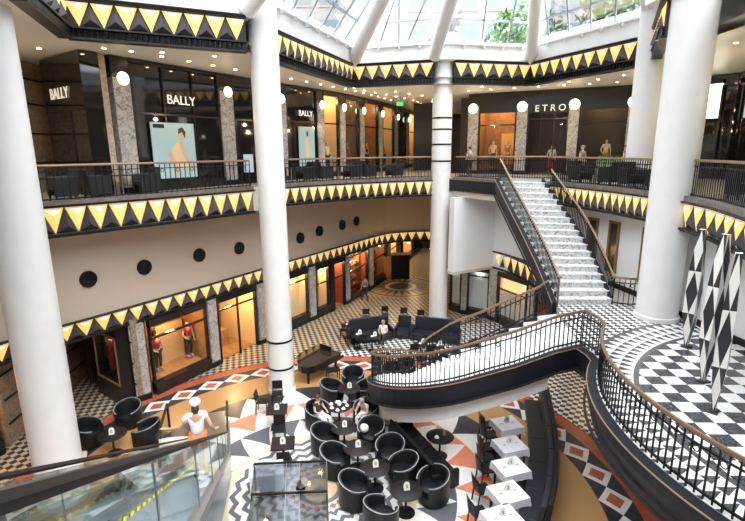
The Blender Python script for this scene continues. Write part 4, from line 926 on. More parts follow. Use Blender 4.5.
def card(x,y,z,rz,label,group='menu cards on the cafe tables'):
    c=thing('menu_card',label,'menu card',(x,y,z),rz,group)
    b=MB(); h=.24; w=.085
    for s in (-1,1): b.add([(-w,s*.05,0),(w,s*.05,0),(w,s*.004,h*.72),(w*.5,s*.002,h),(-w*.5,s*.002,h),(-w,s*.004,h*.72)],[(0,1,2,3,4,5)])
    cc=b.build('card',cardm,c); b=MB(); b.add([(-.03,-.042,.06),(.03,-.042,.06),(.03,-.022,.15),(0,-.018,.18),(-.03,-.022,.15)],[(0,1,2,3,4)]); b.build('emblem',cardg,cc); return c
def rtable():
    t=thing('round_table','x','table'); MB().lathe([(.001,.74),(.44,.74),(.46,.725),(.44,.70),(.001,.70)],n=36).build('tabletop',mat('table_black',(.013,.010,.011),.45,spec=.3),t,smooth=True)
    MB().cyl((0,0,.04),(0,0,.70),.035,n=16).build('pedestal',blackm,t,smooth=True); MB().lathe([(.001,.06),(.08,.055),(.26,.02),(.26,0),(.001,0)],n=28).build('foot',blackm,t,smooth=True); return t
PR_=Placer(rtable())
TB=[((349,388),'small round black table farthest up the diagonal row, by the carpeted ring'),((339,406),'round black table crowded with white cups beside the seated woman'),((344,427),'third round black table down the diagonal row, in front of the seated woman'),((357.5,447),'round black table in the middle of the diagonal row, left of the white cushion'),((375,467),'round black table fifth down the diagonal row'),((406,490),'nearest round black table of the diagonal row, at the lower end of the sofa'),((440,436),'lone round black table under the curved stair, right of the long sofa')]
tp=[]
for (u,v),lb in TB:
    p=P(u,v,.74); tp.append(p); PR_((p.x,p.y,0),0,lb,'round cafe tables')
for i,(p,w) in enumerate(zip(tp,('farthest','','third','fourth','fifth','nearest',''))):
    if w: card(p.x+.02,p.y+.03,.742,.15,'white menu card with crest on the %s round table of the diagonal row'%w)
def cup(x,y,z,label,group):
    c=thing('coffee_cup',label,'cup',(x,y,z),random.random()*6,group); MB().lathe([(.001,.0),(.075,.008),(.078,.014),(.03,.012),(.001,.012)],n=16).build('saucer',porcel,c,smooth=True)
    MB().lathe([(.001,.014),(.028,.016),(.045,.07),(.040,.07),(.026,.03),(.001,.028)],n=16).build('cup_body',porcel,c,smooth=True); cb=list(c.children)[-1]; MB().bar((.043,0,.055),(.068,0,.04),.008).build('handle',porcel,cb)
PB='white porcelain cups and saucers'
for a,r in ((0,.30),(.9,.33),(1.9,.27),(2.8,.32),(3.7,.30),(4.6,.33),(5.4,.28)):
    cup(tp[1].x+r*math.cos(a),tp[1].y+r*math.sin(a),.742,'white coffee cup on the crowded round table beside the seated woman',PB)
q=thing('coffee_pot','white coffee pot in the middle of the crowded round table','pot',(tp[1].x,tp[1].y+.05,.742)); MB().lathe([(.001,0),(.07,0),(.09,.06),(.05,.15),(.055,.17),(.001,.19)],n=18).build('pot_body',porcel,q,smooth=True); MB().bar((.07,0,.07),(.13,0,.15),.02).build('spout',porcel,q); MB().bar((-.075,0,.12),(-.12,0,.08),.015).build('handle',porcel,q)
cup(tp[6].x-.12,tp[6].y-.1,.742,'white coffee cup on the lone round table under the curved stair','cup on the lone table')
b=MB().cyl((tp[6].x+.15,tp[6].y+.05,.742),(tp[6].x+.15,tp[6].y+.05,.90),.04,.045); tag(b.build('drinking_glass',mat('amber_drink',(.45,.25,.14),.2)),'amber drinking glass on the lone round table under the curved stair','glass')
G='black leather tub chairs'
# rz: the open side of the chair points to local +y
def face_to(p,q): return math.atan2(q.y-p.y,q.x-p.x)-PI/2
TU=[((332,389),0,'tub chair with bright piping, left of the farthest round table'),((353,377),0,'tub chair behind the farthest round table, beneath the stair end'),((318,413),2,'tub chair holding the woman in the dark top'),((325,437),3,'tub chair directly below the one with the seated woman'),
 ((335,458),4,'tub chair left of the fifth round table, above the grey glass canopy corner'),((355,487),5,'tub chair nearest the medallion, right of the grey glass canopy'),((381,511),5,'tub chair cut by the bottom edge of the photograph'),((366,411),2,'tub chair holding the leaning man in white'),
 ((371,431),3,'tub chair holding the round white cushion'),((390,450),4,'tub chair right of the fourth round table, before the long sofa'),((403,467),4,'tub chair right of the fifth round table'),((433,483),5,'tub chair right of the nearest round table, by the end of the sofa'),
 ((367,389),0,'tub chair almost hidden behind the left end of the curved stair')]
for (u,v),ti,lb in TU:
    p=P(u,v,.55); PT((p.x,p.y,0),face_to(p,tp[ti]),'black leather '+lb,G,(1.17,1.17,1.1))
for (u,v),(tu,tv),lb in (((88,430),(112,432),'leftmost black leather tub chair beside the far left column'),((128,412),(112,432),'black leather tub chair with tall back, near the brown marble corner'),((146,430),(112,432),'black leather tub chair closest to the escalator foot, by the red mosaic ring')):
    p=P(u,v,.55); PT((p.x,p.y,0),face_to(p,P(tu,tv,.55)),lb,G,(1.15,1.15,1.1))
p=P(112,434,.74); PR_((p.x,p.y,0),0,'round black table between the tub chairs beside the far left column','round cafe tables')
card(p.x,p.y,.742,.3,'white menu card on the table between the tub chairs at the far left')
o=MB().ball((0,0,0),.17,10,sz=.85); p=P(364,428,.62); o=o.build('round_cushion',noisy('white_quilt',(.82,.80,.76),(.60,.58,.54),18,.8,2,bump=.5),None,smooth=True); o.location=p; tag(o,'round white textured cushion on the black tub chair in the middle row','cushion')
# long diagonal sofa
def sofa(a,b_,label,h=.95,d=.85,back=1,n=3,m=leather,g=None):
    a=Vector(a);b_=Vector(b_); L=(b_-a).length; t=(b_-a).normalized(); rz=math.atan2(t.y,t.x); r=thing('sofa',label,'sofa',tuple(a),rz,g)
    MB().box(0,L,0,d,.06,.28).build('base',m,r,bevel=.02)
    for i in range(n): MB().box(L*i/n+.01,L*(i+1)/n-.01,0,d-.18,.28,.46).build('seat_cushion',m,r,bevel=.04)
    MB().hexa([(0,d-.2,.28),(L,d-.2,.28),(L,d,.06),(0,d,.06)],[(0,d-.10,h),(L,d-.10,h),(L,d+.03,h),(0,d+.03,h)]).build('backrest',m,r,bevel=.03)
    for x0 in (-.12,L): MB().box(x0,x0+.12,0,d+.02,.06,.62).build('armrest',m,r,bevel=.02)
    for x0 in (.02,L-.08):
        for y0 in (.04,d-.1): MB().box(x0,x0+.06,y0,y0+.06,0,.06).build('foot',blackm,r)
    return r
a=P(446,487,.0); c=P(398,438,.0); sofa((a.x+.35,a.y+.1,0),(c.x+.55,c.y+.1,0),'long black sofa running diagonally under the curved stair, behind the tub chairs',.95,.9,n=4)
# square tables with chairs on the left
def chair(m=blackm,curved=False):
    t=thing('cafe_chair','x','chair'); MB().box(-.21,.21,-.20,.22,.43,.48).build('seat',leather,t,bevel=.015)
    for sx in (-1,1):
        MB().bar((sx*.19,.20,0),(sx*.19,.20,.43),.035).build('leg',m,t); MB().bar((sx*.19,-.22,0),(sx*.19,-.19,.43),.035).build('leg',m,t)
    MB().hexa([(-.20,-.20,.56),(.20,-.20,.56),(.20,-.17,.56),(-.20,-.17,.56)],[(-.20,-.27,.88),(.20,-.27,.88),(.20,-.24,.88),(-.20,-.24,.88)]).build('backrest',leather,t)
    for sx in (-1,1): MB().bar((sx*.19,-.19,.46),(sx*.19,-.255,.86),.03).build('back_post',m,t)
    return t
PC=Placer(chair())
def sqt():
    t=thing('square_table','x','table'); MB().box(-.38,.38,-.38,.38,.71,.745).build('tabletop',MATS['table_black'],t,bevel=.008); MB().box(-.04,.04,-.04,.04,.03,.71).build('pedestal',blackm,t); MB().box(-.25,.25,-.25,.25,0,.03).build('foot',blackm,t,bevel=.01); return t
PS=Placer(sqt())
for (u,v),lb,cb in (((277,409),'far square black table at the foot of the banded column','far'),((283,443),'near square black table in front of the far square one','near')):
    p=P(u,v,.74); PS((p.x,p.y,0),.12,lb,'square black cafe tables'); card(p.x,p.y-.02,.747,.1,'white menu card standing on the %s square table'%cb,'menu cards on the square tables')
for (u,v),rz,lb in (((277,392),PI+.1,'black chair behind the far square table, next to the banded column'),((279,428),PI+.1,'black chair between the two square tables'),((284,458),.1,'black chair in front of the near square table'),((262,400),-PI/2,'black chair left of the far square table beside the escalator rail')):
    p=P(u,v,.5); PC((p.x,p.y,0),rz,lb,'black cafe chairs at the square tables')
# serving table with white crockery at the escalator
p=P(268,468,.8); r=thing('serving_table','small white covered serving table with crockery beside the escalator','table',(p.x,p.y,0),.2); MB().box(-.55,.45,-.35,.35,.76,.80).build('tabletop',linen,r,bevel=.01); MB().box(-.53,.43,-.33,.33,.25,.76).build('cloth_skirt',linen,r)
for sx in (-.5,.4):
    for sy in (-.3,.3): MB().box(sx-.02,sx+.02,sy-.02,sy+.02,0,.76).build('leg',blackm,r)
for k,(x,y) in enumerate(((-.4,.15),(-.15,.2),(.1,.1),(.3,.15),(-.3,-.12),(-.05,-.1),(.2,-.15))):
    b=MB(); b.lathe([(.001,.0),(.06,.0),(.13,.035),(.125,.038),(.055,.01),(.001,.01)],(0,0,0),20)
    for j in range(1,4): b.lathe([(.055,.01*j),(.13,.035+.012*j),(.125,.04+.012*j),(.055,.015*j)],(0,0,0),20)
    o=b.build('plate_stack',porcel,None,smooth=True); o.location=(p.x+x,p.y+y,.802); tag(o,'stack of white plates on the white serving table by the escalator','plates','plate stacks on the serving table')
# grand piano
p=P(310,356,.95)+Vector((.35,.25,0)); r=thing('grand_piano','black grand piano with closed lid reflecting the hall, right behind the banded column','piano',(p.x,p.y,0),2.5)
out=[(-.75,-.7),(.75,-.7),(.75,.2),(.62,.75),(.35,1.0),(.05,1.25),(-.3,1.4),(-.6,1.3),(-.75,1.05)]
MB().prism(out,.62,.93).build('case',black,r,bevel=.01); MB().prism([(x*1.02,y*1.02+.01) for x,y in out],.93,.955).build('lid',mat('lid_gloss',(.03,.02,.015),.08,coat=1),r)
MB().box(-.72,.72,-.95,-.7,.62,.72).build('keyboard',black,r); MB().box(-.62,.62,-.92,-.75,.72,.735).build('white_keys',porcel,r); MB().box(-.35,.35,-.5,-.47,.955,1.2).build('music_stand',black,r)
for x,y in ((-.6,-.5),(.6,-.5),(-.35,1.05)): MB().cyl((x,y,0),(x,y,.62),.05,.07).build('leg',black,r,smooth=True)
q=r.location+Vector((.9,-.75,0)); 
t=thing('piano_stool','low black padded stool beside the grand piano','stool',(q.x-.2,q.y+.1,0),.4); MB().box(-.3,.3,-.18,.18,.42,.52).build('seat',leather,t,bevel=.02)
for sx in (-.26,.26):
    for sy in (-.14,.14): MB().box(sx-.02,sx+.02,sy-.02,sy+.02,0,.42).build('leg',blackm,t)
# back cafe: banquettes facing us with tables in front
def face_sofa(u0,v0,u1,v1,label,h=1.15,n=2):   # floor points of the front edge, left and right
    a=P(u0,v0,0); c=P(u1,v1,0); return sofa((a.x,a.y,0),(c.x,c.y,0),label,h,.85,n=n,m=leather2,g='black banquettes at the back of the cafe')
face_sofa(353,345,393,340,'black banquette at the back of the cafe, left one, behind the guest in white'); face_sofa(396,339,409,340,'short middle black banquette between the two long ones',1.1,1); face_sofa(412,341,457,346,'right black banquette at the back of the cafe, in front of the far column')
for k,(u,v,lb) in enumerate(((357,332,'left small table before the left rear banquette'),(372,334,'right small table before the left rear banquette'),(420,341,'left small table before the right rear banquette'),(437,343,'right small table before the right rear banquette'),(347,322,'lone square table left of the rear banquettes'))):
    p=P(u,v+2,.74); PS((p.x,p.y-.15,0),.1,lb,'small dark tables of the rear cafe',(.8,.8,1)); cup(p.x,p.y-.1,.747,'white cup on the '+lb,'white cups of the rear cafe'); card(p.x+.15,p.y,.747,.2,'white menu card on the '+lb,'menu cards of the rear cafe')
for u,v,rz,lb in ((350,337,.3,'chair with its back to us, left end of the rear cafe'),(363,341,0,'chair with its back to us before the left rear banquette'),(414,350,0,'chair with its back to us before the right rear banquette'),(430,352,0,'second chair with its back to us before the right rear banquette'),(344,330,PI/2,'chair beside the lone square table of the rear cafe'),
    (366,317,PI,'chair behind the left rear banquette, first from the left'),(385,314,PI,'chair behind the rear banquettes, second from the left'),(404,316,PI,'chair behind the rear banquettes, third from the left'),(421,318,PI,'chair behind the rear banquettes, nearest the far column'),
    (455,352,.5,'chair under the handrail right of the rear banquettes'),(470,345,.6,'chair seen through the inner stair balusters'),(443,360,.2,'chair seen through the balusters below the rear banquettes')):
    p=P(u,v,.45); PC((p.x,p.y,0),rz,'dark '+lb,'dark chairs of the rear cafe')
for u,v,lb in ((392,372,'black tub chair seen through the balusters, left'),(405,368,'black tub chair seen through the balusters, right')): 
    p=P(u,v,.55); PT((p.x,p.y,0),2.6,lb,G)
# black display box and orange board in the arcade
p=P(386,276,0)+Vector((.5,-.6,0)); r=thing('display_kiosk','tall black display box standing on the arcade floor beyond the cafe','kiosk',(p.x,p.y,0),.1); MB().box(-.1,1.3,-.5,.5,0,1.9).build('body',black,r,bevel=.02); MB().box(-.14,1.34,-.54,.54,1.9,1.96).build('cap',blackm,r)
MB().box(-.75,-.15,-.5,-.44,.1,1.85).build('orange_panel',mat('orange_panel',(.50,.20,.06),.4),r)
# dining tables
def dine(i,p,rz,label):
    t=thing('dining_table',label,'table',(p.x,p.y,0),rz,'white dining tables in a row'); MB().box(-.40,.40,-.36,.36,.70,.735).build('tabletop',shopwood,t)
    for sx in (-.34,.34):
        for sy in (-.3,.3): MB().box(sx-.025,sx+.025,sy-.025,sy+.025,0,.70).build('leg',blackm,t)
    c=bpy.data.objects.new; b=MB(); n=12; W_=.44; D_=.40; rim=[]
    for k in range(4*n):
        q=k//n; s=(k%n)/n; x,y=[(-W_+2*W_*s,-D_),(W_,-D_+2*D_*s),(W_-2*W_*s,D_),(-W_,D_-2*D_*s)][q]; rim.append((x,y))
    vs=[(0,0,.742)]+[(x,y,.742) for x,y in rim]; N=len(rim); low=[]
    for k,(x,y) in enumerate(rim):
        cr=(k%n==0); f=1+(.10 if cr else .025*math.sin(k*1.9)); low.append((x*f,y*f,.742-(.34 if cr else .24)))
    vs+=low; fs=[(0,1+k,1+(k+1)%N) for k in range(N)]+[(1+k,1+N+k,1+N+(k+1)%N,1+(k+1)%N) for k in range(N)]
    b.add(vs,fs); o=b.build('tablecloth',linen,None,smooth=True); o.location=(p.x,p.y,0); o.rotation_euler=(0,0,rz); tag(o,'white linen tablecloth on the %s dining table of the row'%ordn[i],'tablecloth','white tablecloths')
ordn=['farthest','second farthest','middle','second nearest','nearest']
DP=[P(507,423,.74),P(510,444,.74),P(511,466,.74),P(508,492,.74),P(503,517,.74)]
for i,p in enumerate(DP):
    rz=[.28,.28,.30,.33,.36][i]; lb='%s white dining table in the row beside the curved banquette'%ordn[i]; dine(i,p,rz,lb); card(p.x,p.y+.05,.744,rz,'menu card with crest on the %s white dining table'%ordn[i],'menu cards on the white dining tables')
    for s in (-1,1):
        k=thing('cutlery_set','folded napkin and cutlery, %s side of the %s white dining table'%('left' if s<0 else 'right',ordn[i]),'cutlery',(p.x+s*.22*math.cos(rz),p.y+s*.22*math.sin(rz),.744),rz,'cutlery on the white dining tables'); MB().box(-.05,.05,-.012,.012,0,.012).build('knife',silver,k); MB().box(-.06,.06,.02,.05,0,.008).build('napkin',porcel,k)
def dchair():
    t=thing('dining_chair','x','chair'); MB().box(-.22,.22,-.21,.21,.42,.48).build('seat',leather,t,bevel=.02)
    for sx in (-1,1):
        MB().bar((sx*.19,.19,0),(sx*.19,.19,.43),.035).build('leg',blackm,t); MB().bar((sx*.19,-.24,0),(sx*.19,-.19,.43),.035).build('leg',blackm,t)
    b=MB(); n=8; vs=[]
    for i in range(n+1):
        x=-.22+.44*i/n; y=-.20-.05*(1-(x/.22)**2); 
        for dy,z in ((0,.50),(-.06,.95-.04*(x/.22)**2),(-.085,.95-.04*(x/.22)**2),(-.03,.50)): vs.append((x,y+dy,z))
    fs=[]
    for i in range(n):
        for j in range(4): fs.append((i*4+j,i*4+(j+1)%4,i*4+4+(j+1)%4,i*4+4+j))
    b.add(vs,fs+[(0,1,2,3),(n*4,n*4+1,n*4+2,n*4+3)]); b.build('backrest',leather,t,smooth=True); return t
PD=Placer(dchair())
for i,(u,v) in enumerate(((488,424),(489,434),(487,446),(487,457),(486,468),(483,488),(479,511))):
    p=P(u,v,.48); PD((p.x,p.y,0),-PI/2+.25,'black dining chair %s on the left side of the white tables'%(['farthest','second','third','fourth','fifth','standing pulled out, sixth','nearest and lowest'][i]),'black dining chairs')
# curved banquette
bp=spline([P(540,412,0),P(545,440,0),P(548,470,0),P(547,505,0),P(540,540,0)],4); bp=[Vector((p.x,p.y,0)) for p in bp]
A=arclen(bp); r=thing('curved_banquette','long black leather banquette with high back curving along the white dining tables','banquette',tuple(bp[len(bp)//2]))
for k in range(5):
    s0=A[-1]*k/5; seg=[along(bp,s0+A[-1]/5*j/4*.985,A)[0] for j in range(5)]
    MB().sweep(seg,[(.02,.30),(.62,.30),(.62,.46),(.58,.49),(.05,.49),(.02,.47)]).build('seat_cushion',leather2,r,True,bevel=.015)
    MB().sweep(seg,[(-.02,.48),(.12,.48),(.05,1.02),(-.10,1.02)]).build('back_cushion',leather2,r,True,bevel=.02)
MB().sweep(bp,[(.02,0),(.56,0),(.56,.30),(.02,.30)]).build('base',black,r,True)
MB().sweep(bp,[(-.14,0),(-.02,0),(-.10,1.05),(-.13,1.13),(-.22,1.13),(-.25,1.06)]).build('backrest',leather,r,True)
# ------------------------------------------------------------------ grey glass canopy with spot
z=2.15; c0=P(254,463,z); c1=P(326,460,z); c2=P(329,521,z); c3=P(252,524,z); d=(c2-c1)*.8; c2=c2+d; c3=c3+d
r=thing('glass_canopy','grey glass canopy on black bars over the serving corner, bottom centre','canopy',(c0.x,c0.y,0))
b=MB(); b.hexa([q-Vector((0,0,.02)) for q in (c3,c2,c1,c0)],[q for q in (c3,c2,c1,c0)]); b.build('glass_sheet',greyglass,r,True)
for k,t in enumerate((.02,.32,.62,.92)): MB().bar(c0.lerp(c3,t)+Vector((0,0,.03)),c1.lerp(c2,t)+Vector((0,0,.03)),.05,.04).build('crossbar',blackm,r,True)
for t in (.45,.63): MB().bar(c0.lerp(c1,t)+Vector((0,0,.012)),c3.lerp(c2,t)+Vector((0,0,.012)),.02,.015).build('glass_joint',silver,r,True)
for q in (c0,c1,c2,c3): MB().cyl((q.x,q.y,0),(q.x,q.y,z-.02),.025,n=10).build('post',silver,r,True)
p=P(301,487,z+.1); s=thing('spotlight','small black and silver spotlight fixed on the bar of the grey glass canopy','spotlight',tuple(p)); MB().cyl((-.02,0,.05),(.10,-.05,.20),.09,.10,16).build('lamp_head',silver,s,smooth=True); MB().bar((0,0,-.05),(-.03,.02,.10),.04).build('bracket',blackm,s); MB().box(-.12,.10,-.05,.05,-.05,0).build('base',blackm,s)
# ------------------------------------------------------------------ people
# woman on the escalator
rt,pt,prof,w=eA
L=6.0
def pv(q):
    f=q.y*math.cos(PITCH)-(q.z-EYE)*math.sin(PITCH); return 372.5+F*q.x/f, 260.5-F*(q.y*math.sin(PITCH)+(q.z-EYE)*math.cos(PITCH))/f
L=5.3; zs=prof(L)-.90; base=pt(L,w*.64,zs); rz=math.atan2(dh.y,dh.x)-PI/2
wm=thing('person','woman in a white top and white head scarf riding down the escalator, seen from behind','person',tuple(base),rz)
hl=w*.60; 
figure(wm,{'ell':(-.36,-.02,1.16),'wrl':(-hl+.10,.22,1.04),'hal':(-hl+.03,.29,1.025),'elr':(.27,-.04,1.12),'wrr':(.33,.10,.93),'har':(.36,.16,.92)},wht,orangec,hairb,1.03,shorts=True,hairstyle='long',sleeve=True)
b=MB(); hp=Vector((0,.02,1.61)); b.ball(tuple(hp+Vector((0,-.01,.05))),.115,10,sz=.8); b.ball(tuple(hp+Vector((.0,-.10,.045))),.05,6); b.build('head_scarf',wht,wm,smooth=True)
# seated woman with dark top
p=P(318,413,.55); a=face_to(p,tp[2])+.2; s=thing('person','woman with brown hair, dark top and pale trousers seated in a black tub chair','person',(p.x+.05*math.cos(a+PI/2),p.y+.05*math.sin(a+PI/2),0),a); figure(s,SEAT,darkc,wht,hairb,1.0,hairstyle='long')
p=P(366,411,.55); a=face_to(p,tp[2]); s=thing('person','man in a white shirt leaning forward at the tip of the curved stair','person',(p.x+.05*math.cos(a+PI/2),p.y+.05*math.sin(a+PI/2),0),a)
LEAN=dict(SEAT); LEAN.update({'wai':(0,.02,.66),'che':(0,.10,.84),'nec':(0,.19,.97),'hd0':(0,.24,1.03),'hd1':(0,.27,1.10),'hd2':(0,.28,1.17),'shl':(-.165,.13,.91),'shr':(.165,.13,.91),'ell':(-.24,.28,.68),'elr':(.24,.28,.68),'wrl':(-.12,.48,.72),'wrr':(.12,.48,.72),'hal':(-.09,.54,.72),'har':(.09,.54,.72)}); figure(s,LEAN,wht,wht,hairg,1.0)
p=P(383,334,.5); s=thing('person','grey haired guest in a white top seated at the left rear banquette','person',(p.x,p.y-.1,0),2.9); figure(s,SEAT,wht,darkc,hairg,1.0,hairstyle='long')
p=P(365,300,0); s=thing('person','person in dark trousers and pale top walking in the arcade past the bookshop','person',tuple(p),.6); figure(s,{'knl':(-.10,.20,.50),'anl':(-.10,.16,.10),'tol':(-.1,.31,.04),'anr':(.1,-.22,.12),'tor':(.1,-.08,.04)},greyc,darkc,hairb,1.0)
# people on the upper gallery
for u,Y,top_,bt,hr,lb,gx in ((470,28.6,greyc,darkc,hairb,'person in grey standing on the gallery right of the far column',0),(583,25.3,greyc,greyc,hairg,'person in a grey coat on the gallery behind the curved railing',0),(627,23.2,bluec,bluec,hairb,'person in a blue shirt on the gallery beside the rear right column',0),(653,21.4,wht,darkc,mat('blond_hair',(.40,.20,.08),.6),'red blond person whose head shows above the gallery rail at the right column',0)):
    r_=ray(u,150); k=Y/r_[1]; s=thing('person',lb,'person',(r_[0]*k,Y,ZU+.025),.5,None); figure(s,{},top_,bt,hr,.98 if u!=653 else .78)
# ------------------------------------------------------------------ gallery armchairs and tables
wick=noisy('woven_black',(.014,.014,.016),(.035,.036,.04),60,.45,2)
def arm():
    t=thing('wicker_armchair','x','chair'); MB().box(-.30,.30,-.26,.30,.30,.42).build('seat',wick,t,bevel=.02)
    MB().hexa([(-.32,-.32,.10),(.32,-.32,.10),(.32,-.25,.10),(-.32,-.25,.10)],[(-.34,-.40,.86),(.34,-.40,.86),(.34,-.33,.86),(-.34,-.33,.86)]).build('backrest',wick,t,bevel=.02)
    for sx in (-1,1): MB().hexa([(sx*.31-.03,-.3,.10),(sx*.31+.03,-.3,.10),(sx*.31+.03,.30,.10),(sx*.31-.03,.30,.10)],[(sx*.33-.04,-.36,.68),(sx*.33+.04,-.36,.68),(sx*.33+.04,.28,.64),(sx*.33-.04,.28,.64)]).build('armrest',wick,t,bevel=.02)
    for sx in (-1,1):
        for sy in (-1,1): MB().box(sx*.27-.02,sx*.27+.02,sy*.25-.02,sy*.25+.02,0,.30).build('leg',blackm,t)
    return t
PA=Placer(arm())
def gtab():
    t=thing('gallery_table','x','table'); MB().box(-.36,.36,-.36,.36,.70,.74).build('tabletop',mat('dark_top',(.03,.03,.035),.2),t); MB().box(-.03,.03,-.03,.03,.03,.70).build('pedestal',silver,t); MB().box(-.22,.22,-.22,.22,0,.03).build('foot',silver,t); return t
PG=Placer(gtab())
def seating(path,svals,inset,side,where,group):
    p3=[Vector((*p,0)) for p in path]; A=arclen(p3); out=[]
    for k,s in enumerate(svals):
        p,t=along(p3,s,A); n=Vector((-t.y,t.x,0)); rz=math.atan2(t.y,t.x); c=p+n*inset
        PG((c.x,c.y,ZU+.02),rz,'dark square gallery table %s'%(where[k]),'gallery cafe tables')
        for j,(dx,r) in enumerate(((-.85,rz-PI/2),(.85,rz+PI/2))):
            q=c+t*dx; PA((q.x,q.y,ZU+.02),r,'black woven armchair %s of the gallery table %s'%(('left','right')[j],where[k]),group,(1.15,1.15,1.15))
seating(GL[1:5],(2.2,4.8,7.6),0.85,'behind the left gallery railing',('nearest the far left column','midway along the left railing','below the large poster'),'woven armchairs behind the left railing')
seating(GL[5:],(1.3,4.0,6.6),0.95,'between the two banded columns',('next to the banded column','midway along the centre railing','nearest the far column'),'woven armchairs behind the centre railing')
seating(GR[0:4],(1.8,4.6),1.0,'behind the curved railing right of the stair',('right of the stair head','near the rear right column'),'woven armchairs behind the right railing')
seating(GR[4:9],(1.6,4.2),1.3,'on the near right gallery',('beside the near right column','at the right edge of the photo'),'woven armchairs on the near right gallery')
for i,(u,lb) in enumerate(((602,'left green planter in front of the upper shop window'),(610,'middle green planter in front of the upper shop window'),(619,'right green planter in front of the upper shop window'))):
    r_=ray(u,150); k=26.6/r_[1]; t=thing('potted_plant',lb,'plant',(r_[0]*k,26.6,ZU+.02),0,'green planters'); MB().lathe([(.001,0),(.18,0),(.22,.9),(.19,.9),(.18,.84),(.001,.84)],n=20).build('pot',potm,t,smooth=True)
    b=MB(); 
    for q in range(60): a=random.random()*6.28; b.bar((0,0,.84),(.22*math.cos(a)*random.random(),.22*math.sin(a),1.0+.2*random.random()),.02,.01)
    b.build('foliage',green,t)
# exit sign
es=thing('exit_sign','small green exit sign hanging from the ceiling left of the far column','sign',(1.75,31,12.75)); MB().box(-.2,.2,-.04,.04,-.11,.11).build('box',mat('exit_green',(.02,.35,.08),.4,emis=(.05,.8,.2),es=.8),es)
b=MB(); b.box(-.16,-.08,-.05,-.041,-.08,.02); b.box(-.14,-.10,-.05,-.041,.04,.08); b.box(.0,.18,-.05,-.041,-.02,.02); b.build('pictogram',porcel,es); MB().box(-.01,.01,-.01,.01,.11,.66).build('hanger',blackm,es)
# standing white menu board near banded column on the gallery
r_=ray(249,170); k=22.4/r_[1]; b=thing('menu_board','small white printed board behind the left railing, beside the banded column','board',(r_[0]*k,22.4,ZU+.02),.6); MB().box(-.02,.02,-.02,.02,0,.7).build('stand',blackm,b); MB().box(-.22,.22,-.02,.02,.6,1.4).build('board',mat('board_print',(.6,.65,.75),.5),b)
# ------------------------------------------------------------------ ceiling spots
def spot(x,y,z,label,g,proto=[None]):
    if proto[0] is None:
        t=thing('ceiling_spotlight',label,'spotlight',(x,y,z),0,g); MB().lathe([(.001,-.004),(.075,-.004)],n=14).build('lamp',spotm,t); MB().lathe([(.075,-.001),(.075,-.012),(.105,-.010),(.11,.0)],n=14).build('trim_ring',brassl,t); proto[0]=t; return t
    return dup(proto[0],(x,y,z),0,label,g)
def rowof(path,inset,spc,z,label,g):
    p3=[Vector((*p,0)) for p in path]; q=off(p3,-inset); A=arclen(q); n=int(A[-1]/spc)
    for i in range(n):
        p,_=along(q,(i+.5)*A[-1]/n,A); spot(p.x,p.y,z,label,g)
zc=ZC+.015
rowof(FT[2:4],1.3,1.35,zc,'recessed warm ceiling spot above the left gallery near its edge','spots over the left gallery'); rowof([(-12.6,14.5),(-10.8,18.0)],0,1.2,zc,'recessed warm ceiling spot in the upper left corner','spots in the upper left corner')
rowof([(-8.6,17.5),(-6.3,21.2),(-3.9,24.9),(-1.1,29.6),(1.6,36)],0,1.15,zc,'recessed warm ceiling spot in the row along the shopfronts','spots along the left shopfronts')
rowof([(-3.0,23.0),(-.6,29.5),(3.2,36),(5,44)],0,1.3,zc,'recessed warm ceiling spot in the middle of the passage ceiling','spots in the passage ceiling')
rowof([(1,30.0),(4.2,34),(4.8,42)],0,1.4,zc,'recessed warm ceiling spot left of the far column','spots beside the far column')
rowof([(5.2,30.6),(13.6,26.8)],0,1.2,zc,'recessed warm ceiling spot above the right shopfronts','spots above the right shopfronts'); rowof([(5.5,28.9),(11.3,26.4),(13,22.5)],0,1.4,zc,'recessed warm ceiling spot near the far right frieze','spots near the far right frieze')
rowof([(12.8,20),(11.8,15.5),(10.8,11.5)],0,1.5,zc,'recessed warm ceiling spot above the near right gallery','spots above the near right gallery')
rowof([(-8.6,17.9),(-6.4,21.8)],-.3,1.3,3.555,'recessed spot under the soffit','spots under the ground floor soffit') if False else None
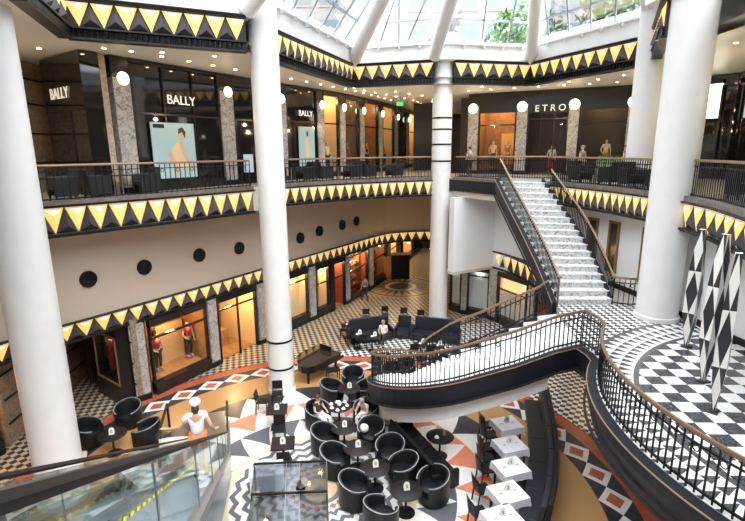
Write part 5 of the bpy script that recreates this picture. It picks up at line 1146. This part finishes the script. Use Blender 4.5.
for i,(x,y) in enumerate(((.5,33),(2.6,34),(1.6,36.5),(3.6,37.5),(2.8,40.5),(4.6,42),(5.8,45.5),(4.8,47.5),(3.9,31.8))):
    spot(x,y,3.54,'warm spot in the low arcade ceiling whose reflection shows on the dark floor','spots in the arcade ceiling')
# ------------------------------------------------------------------ light
w=bpy.data.worlds.new('sky'); sc.world=w; w.use_nodes=True; nt=w.node_tree; bg=nt.nodes['Background']
tc=nt.nodes.new('ShaderNodeTexCoord'); sx=nt.nodes.new('ShaderNodeSeparateXYZ'); rp=nt.nodes.new('ShaderNodeValToRGB'); nt.links.new(tc.outputs['Generated'],sx.inputs[0]); nt.links.new(sx.outputs['Z'],rp.inputs[0]); nt.links.new(rp.outputs[0],bg.inputs[0])
rp.color_ramp.elements[0].color=(.82,.87,.93,1); rp.color_ramp.elements[1].color=(.97,.98,1,1); bg.inputs[1].default_value=WORLD
s=bpy.data.lights.new('sun','SUN'); s.energy=SUN; s.angle=math.radians(25); s.color=(1,.97,.93); so=bpy.data.objects.new('sun',s); COL.objects.link(so); so.rotation_euler=(math.radians(38),math.radians(8),math.radians(20))
for x,y,z,p,c in ((1.5,34,2.6,35,(1,.72,.42)),(3.8,42,3.0,50,(1,.72,.42)),(-11.2,16.6,10.8,60,(1,.78,.5)),(3.0,33,11.2,70,(1,.75,.48)),(-6.3,20.2,11.4,45,(1,.75,.48)),(-3.1,24.8,11.4,45,(1,.75,.48)),(-.2,29.6,11.4,50,(1,.75,.48)),(6.4,29.8,11.5,60,(1,.78,.52)),(10.4,28.2,11.5,60,(1,.78,.52)),(13.2,22.5,11.4,70,(1,.8,.52)),(12.6,14,11.6,80,(1,.82,.5)),(13,19,11.6,50,(1,.82,.5))):
    pointlight((x,y,z),p,c,.07,'passage_fill')  # added fill lights without fixtures, mostly to brighten the gallery ceiling
sc.view_settings.view_transform='Standard'; sc.view_settings.look='None'; sc.view_settings.gamma=1; sc.view_settings.use_curve_mapping=False; sc.view_settings.exposure=EXPO
sc.cycles.max_bounces=8; sc.cycles.transparent_max_bounces=16; sc.cycles.caustics_reflective=False; sc.cycles.caustics_refractive=False; sc.cycles.sample_clamp_indirect=6
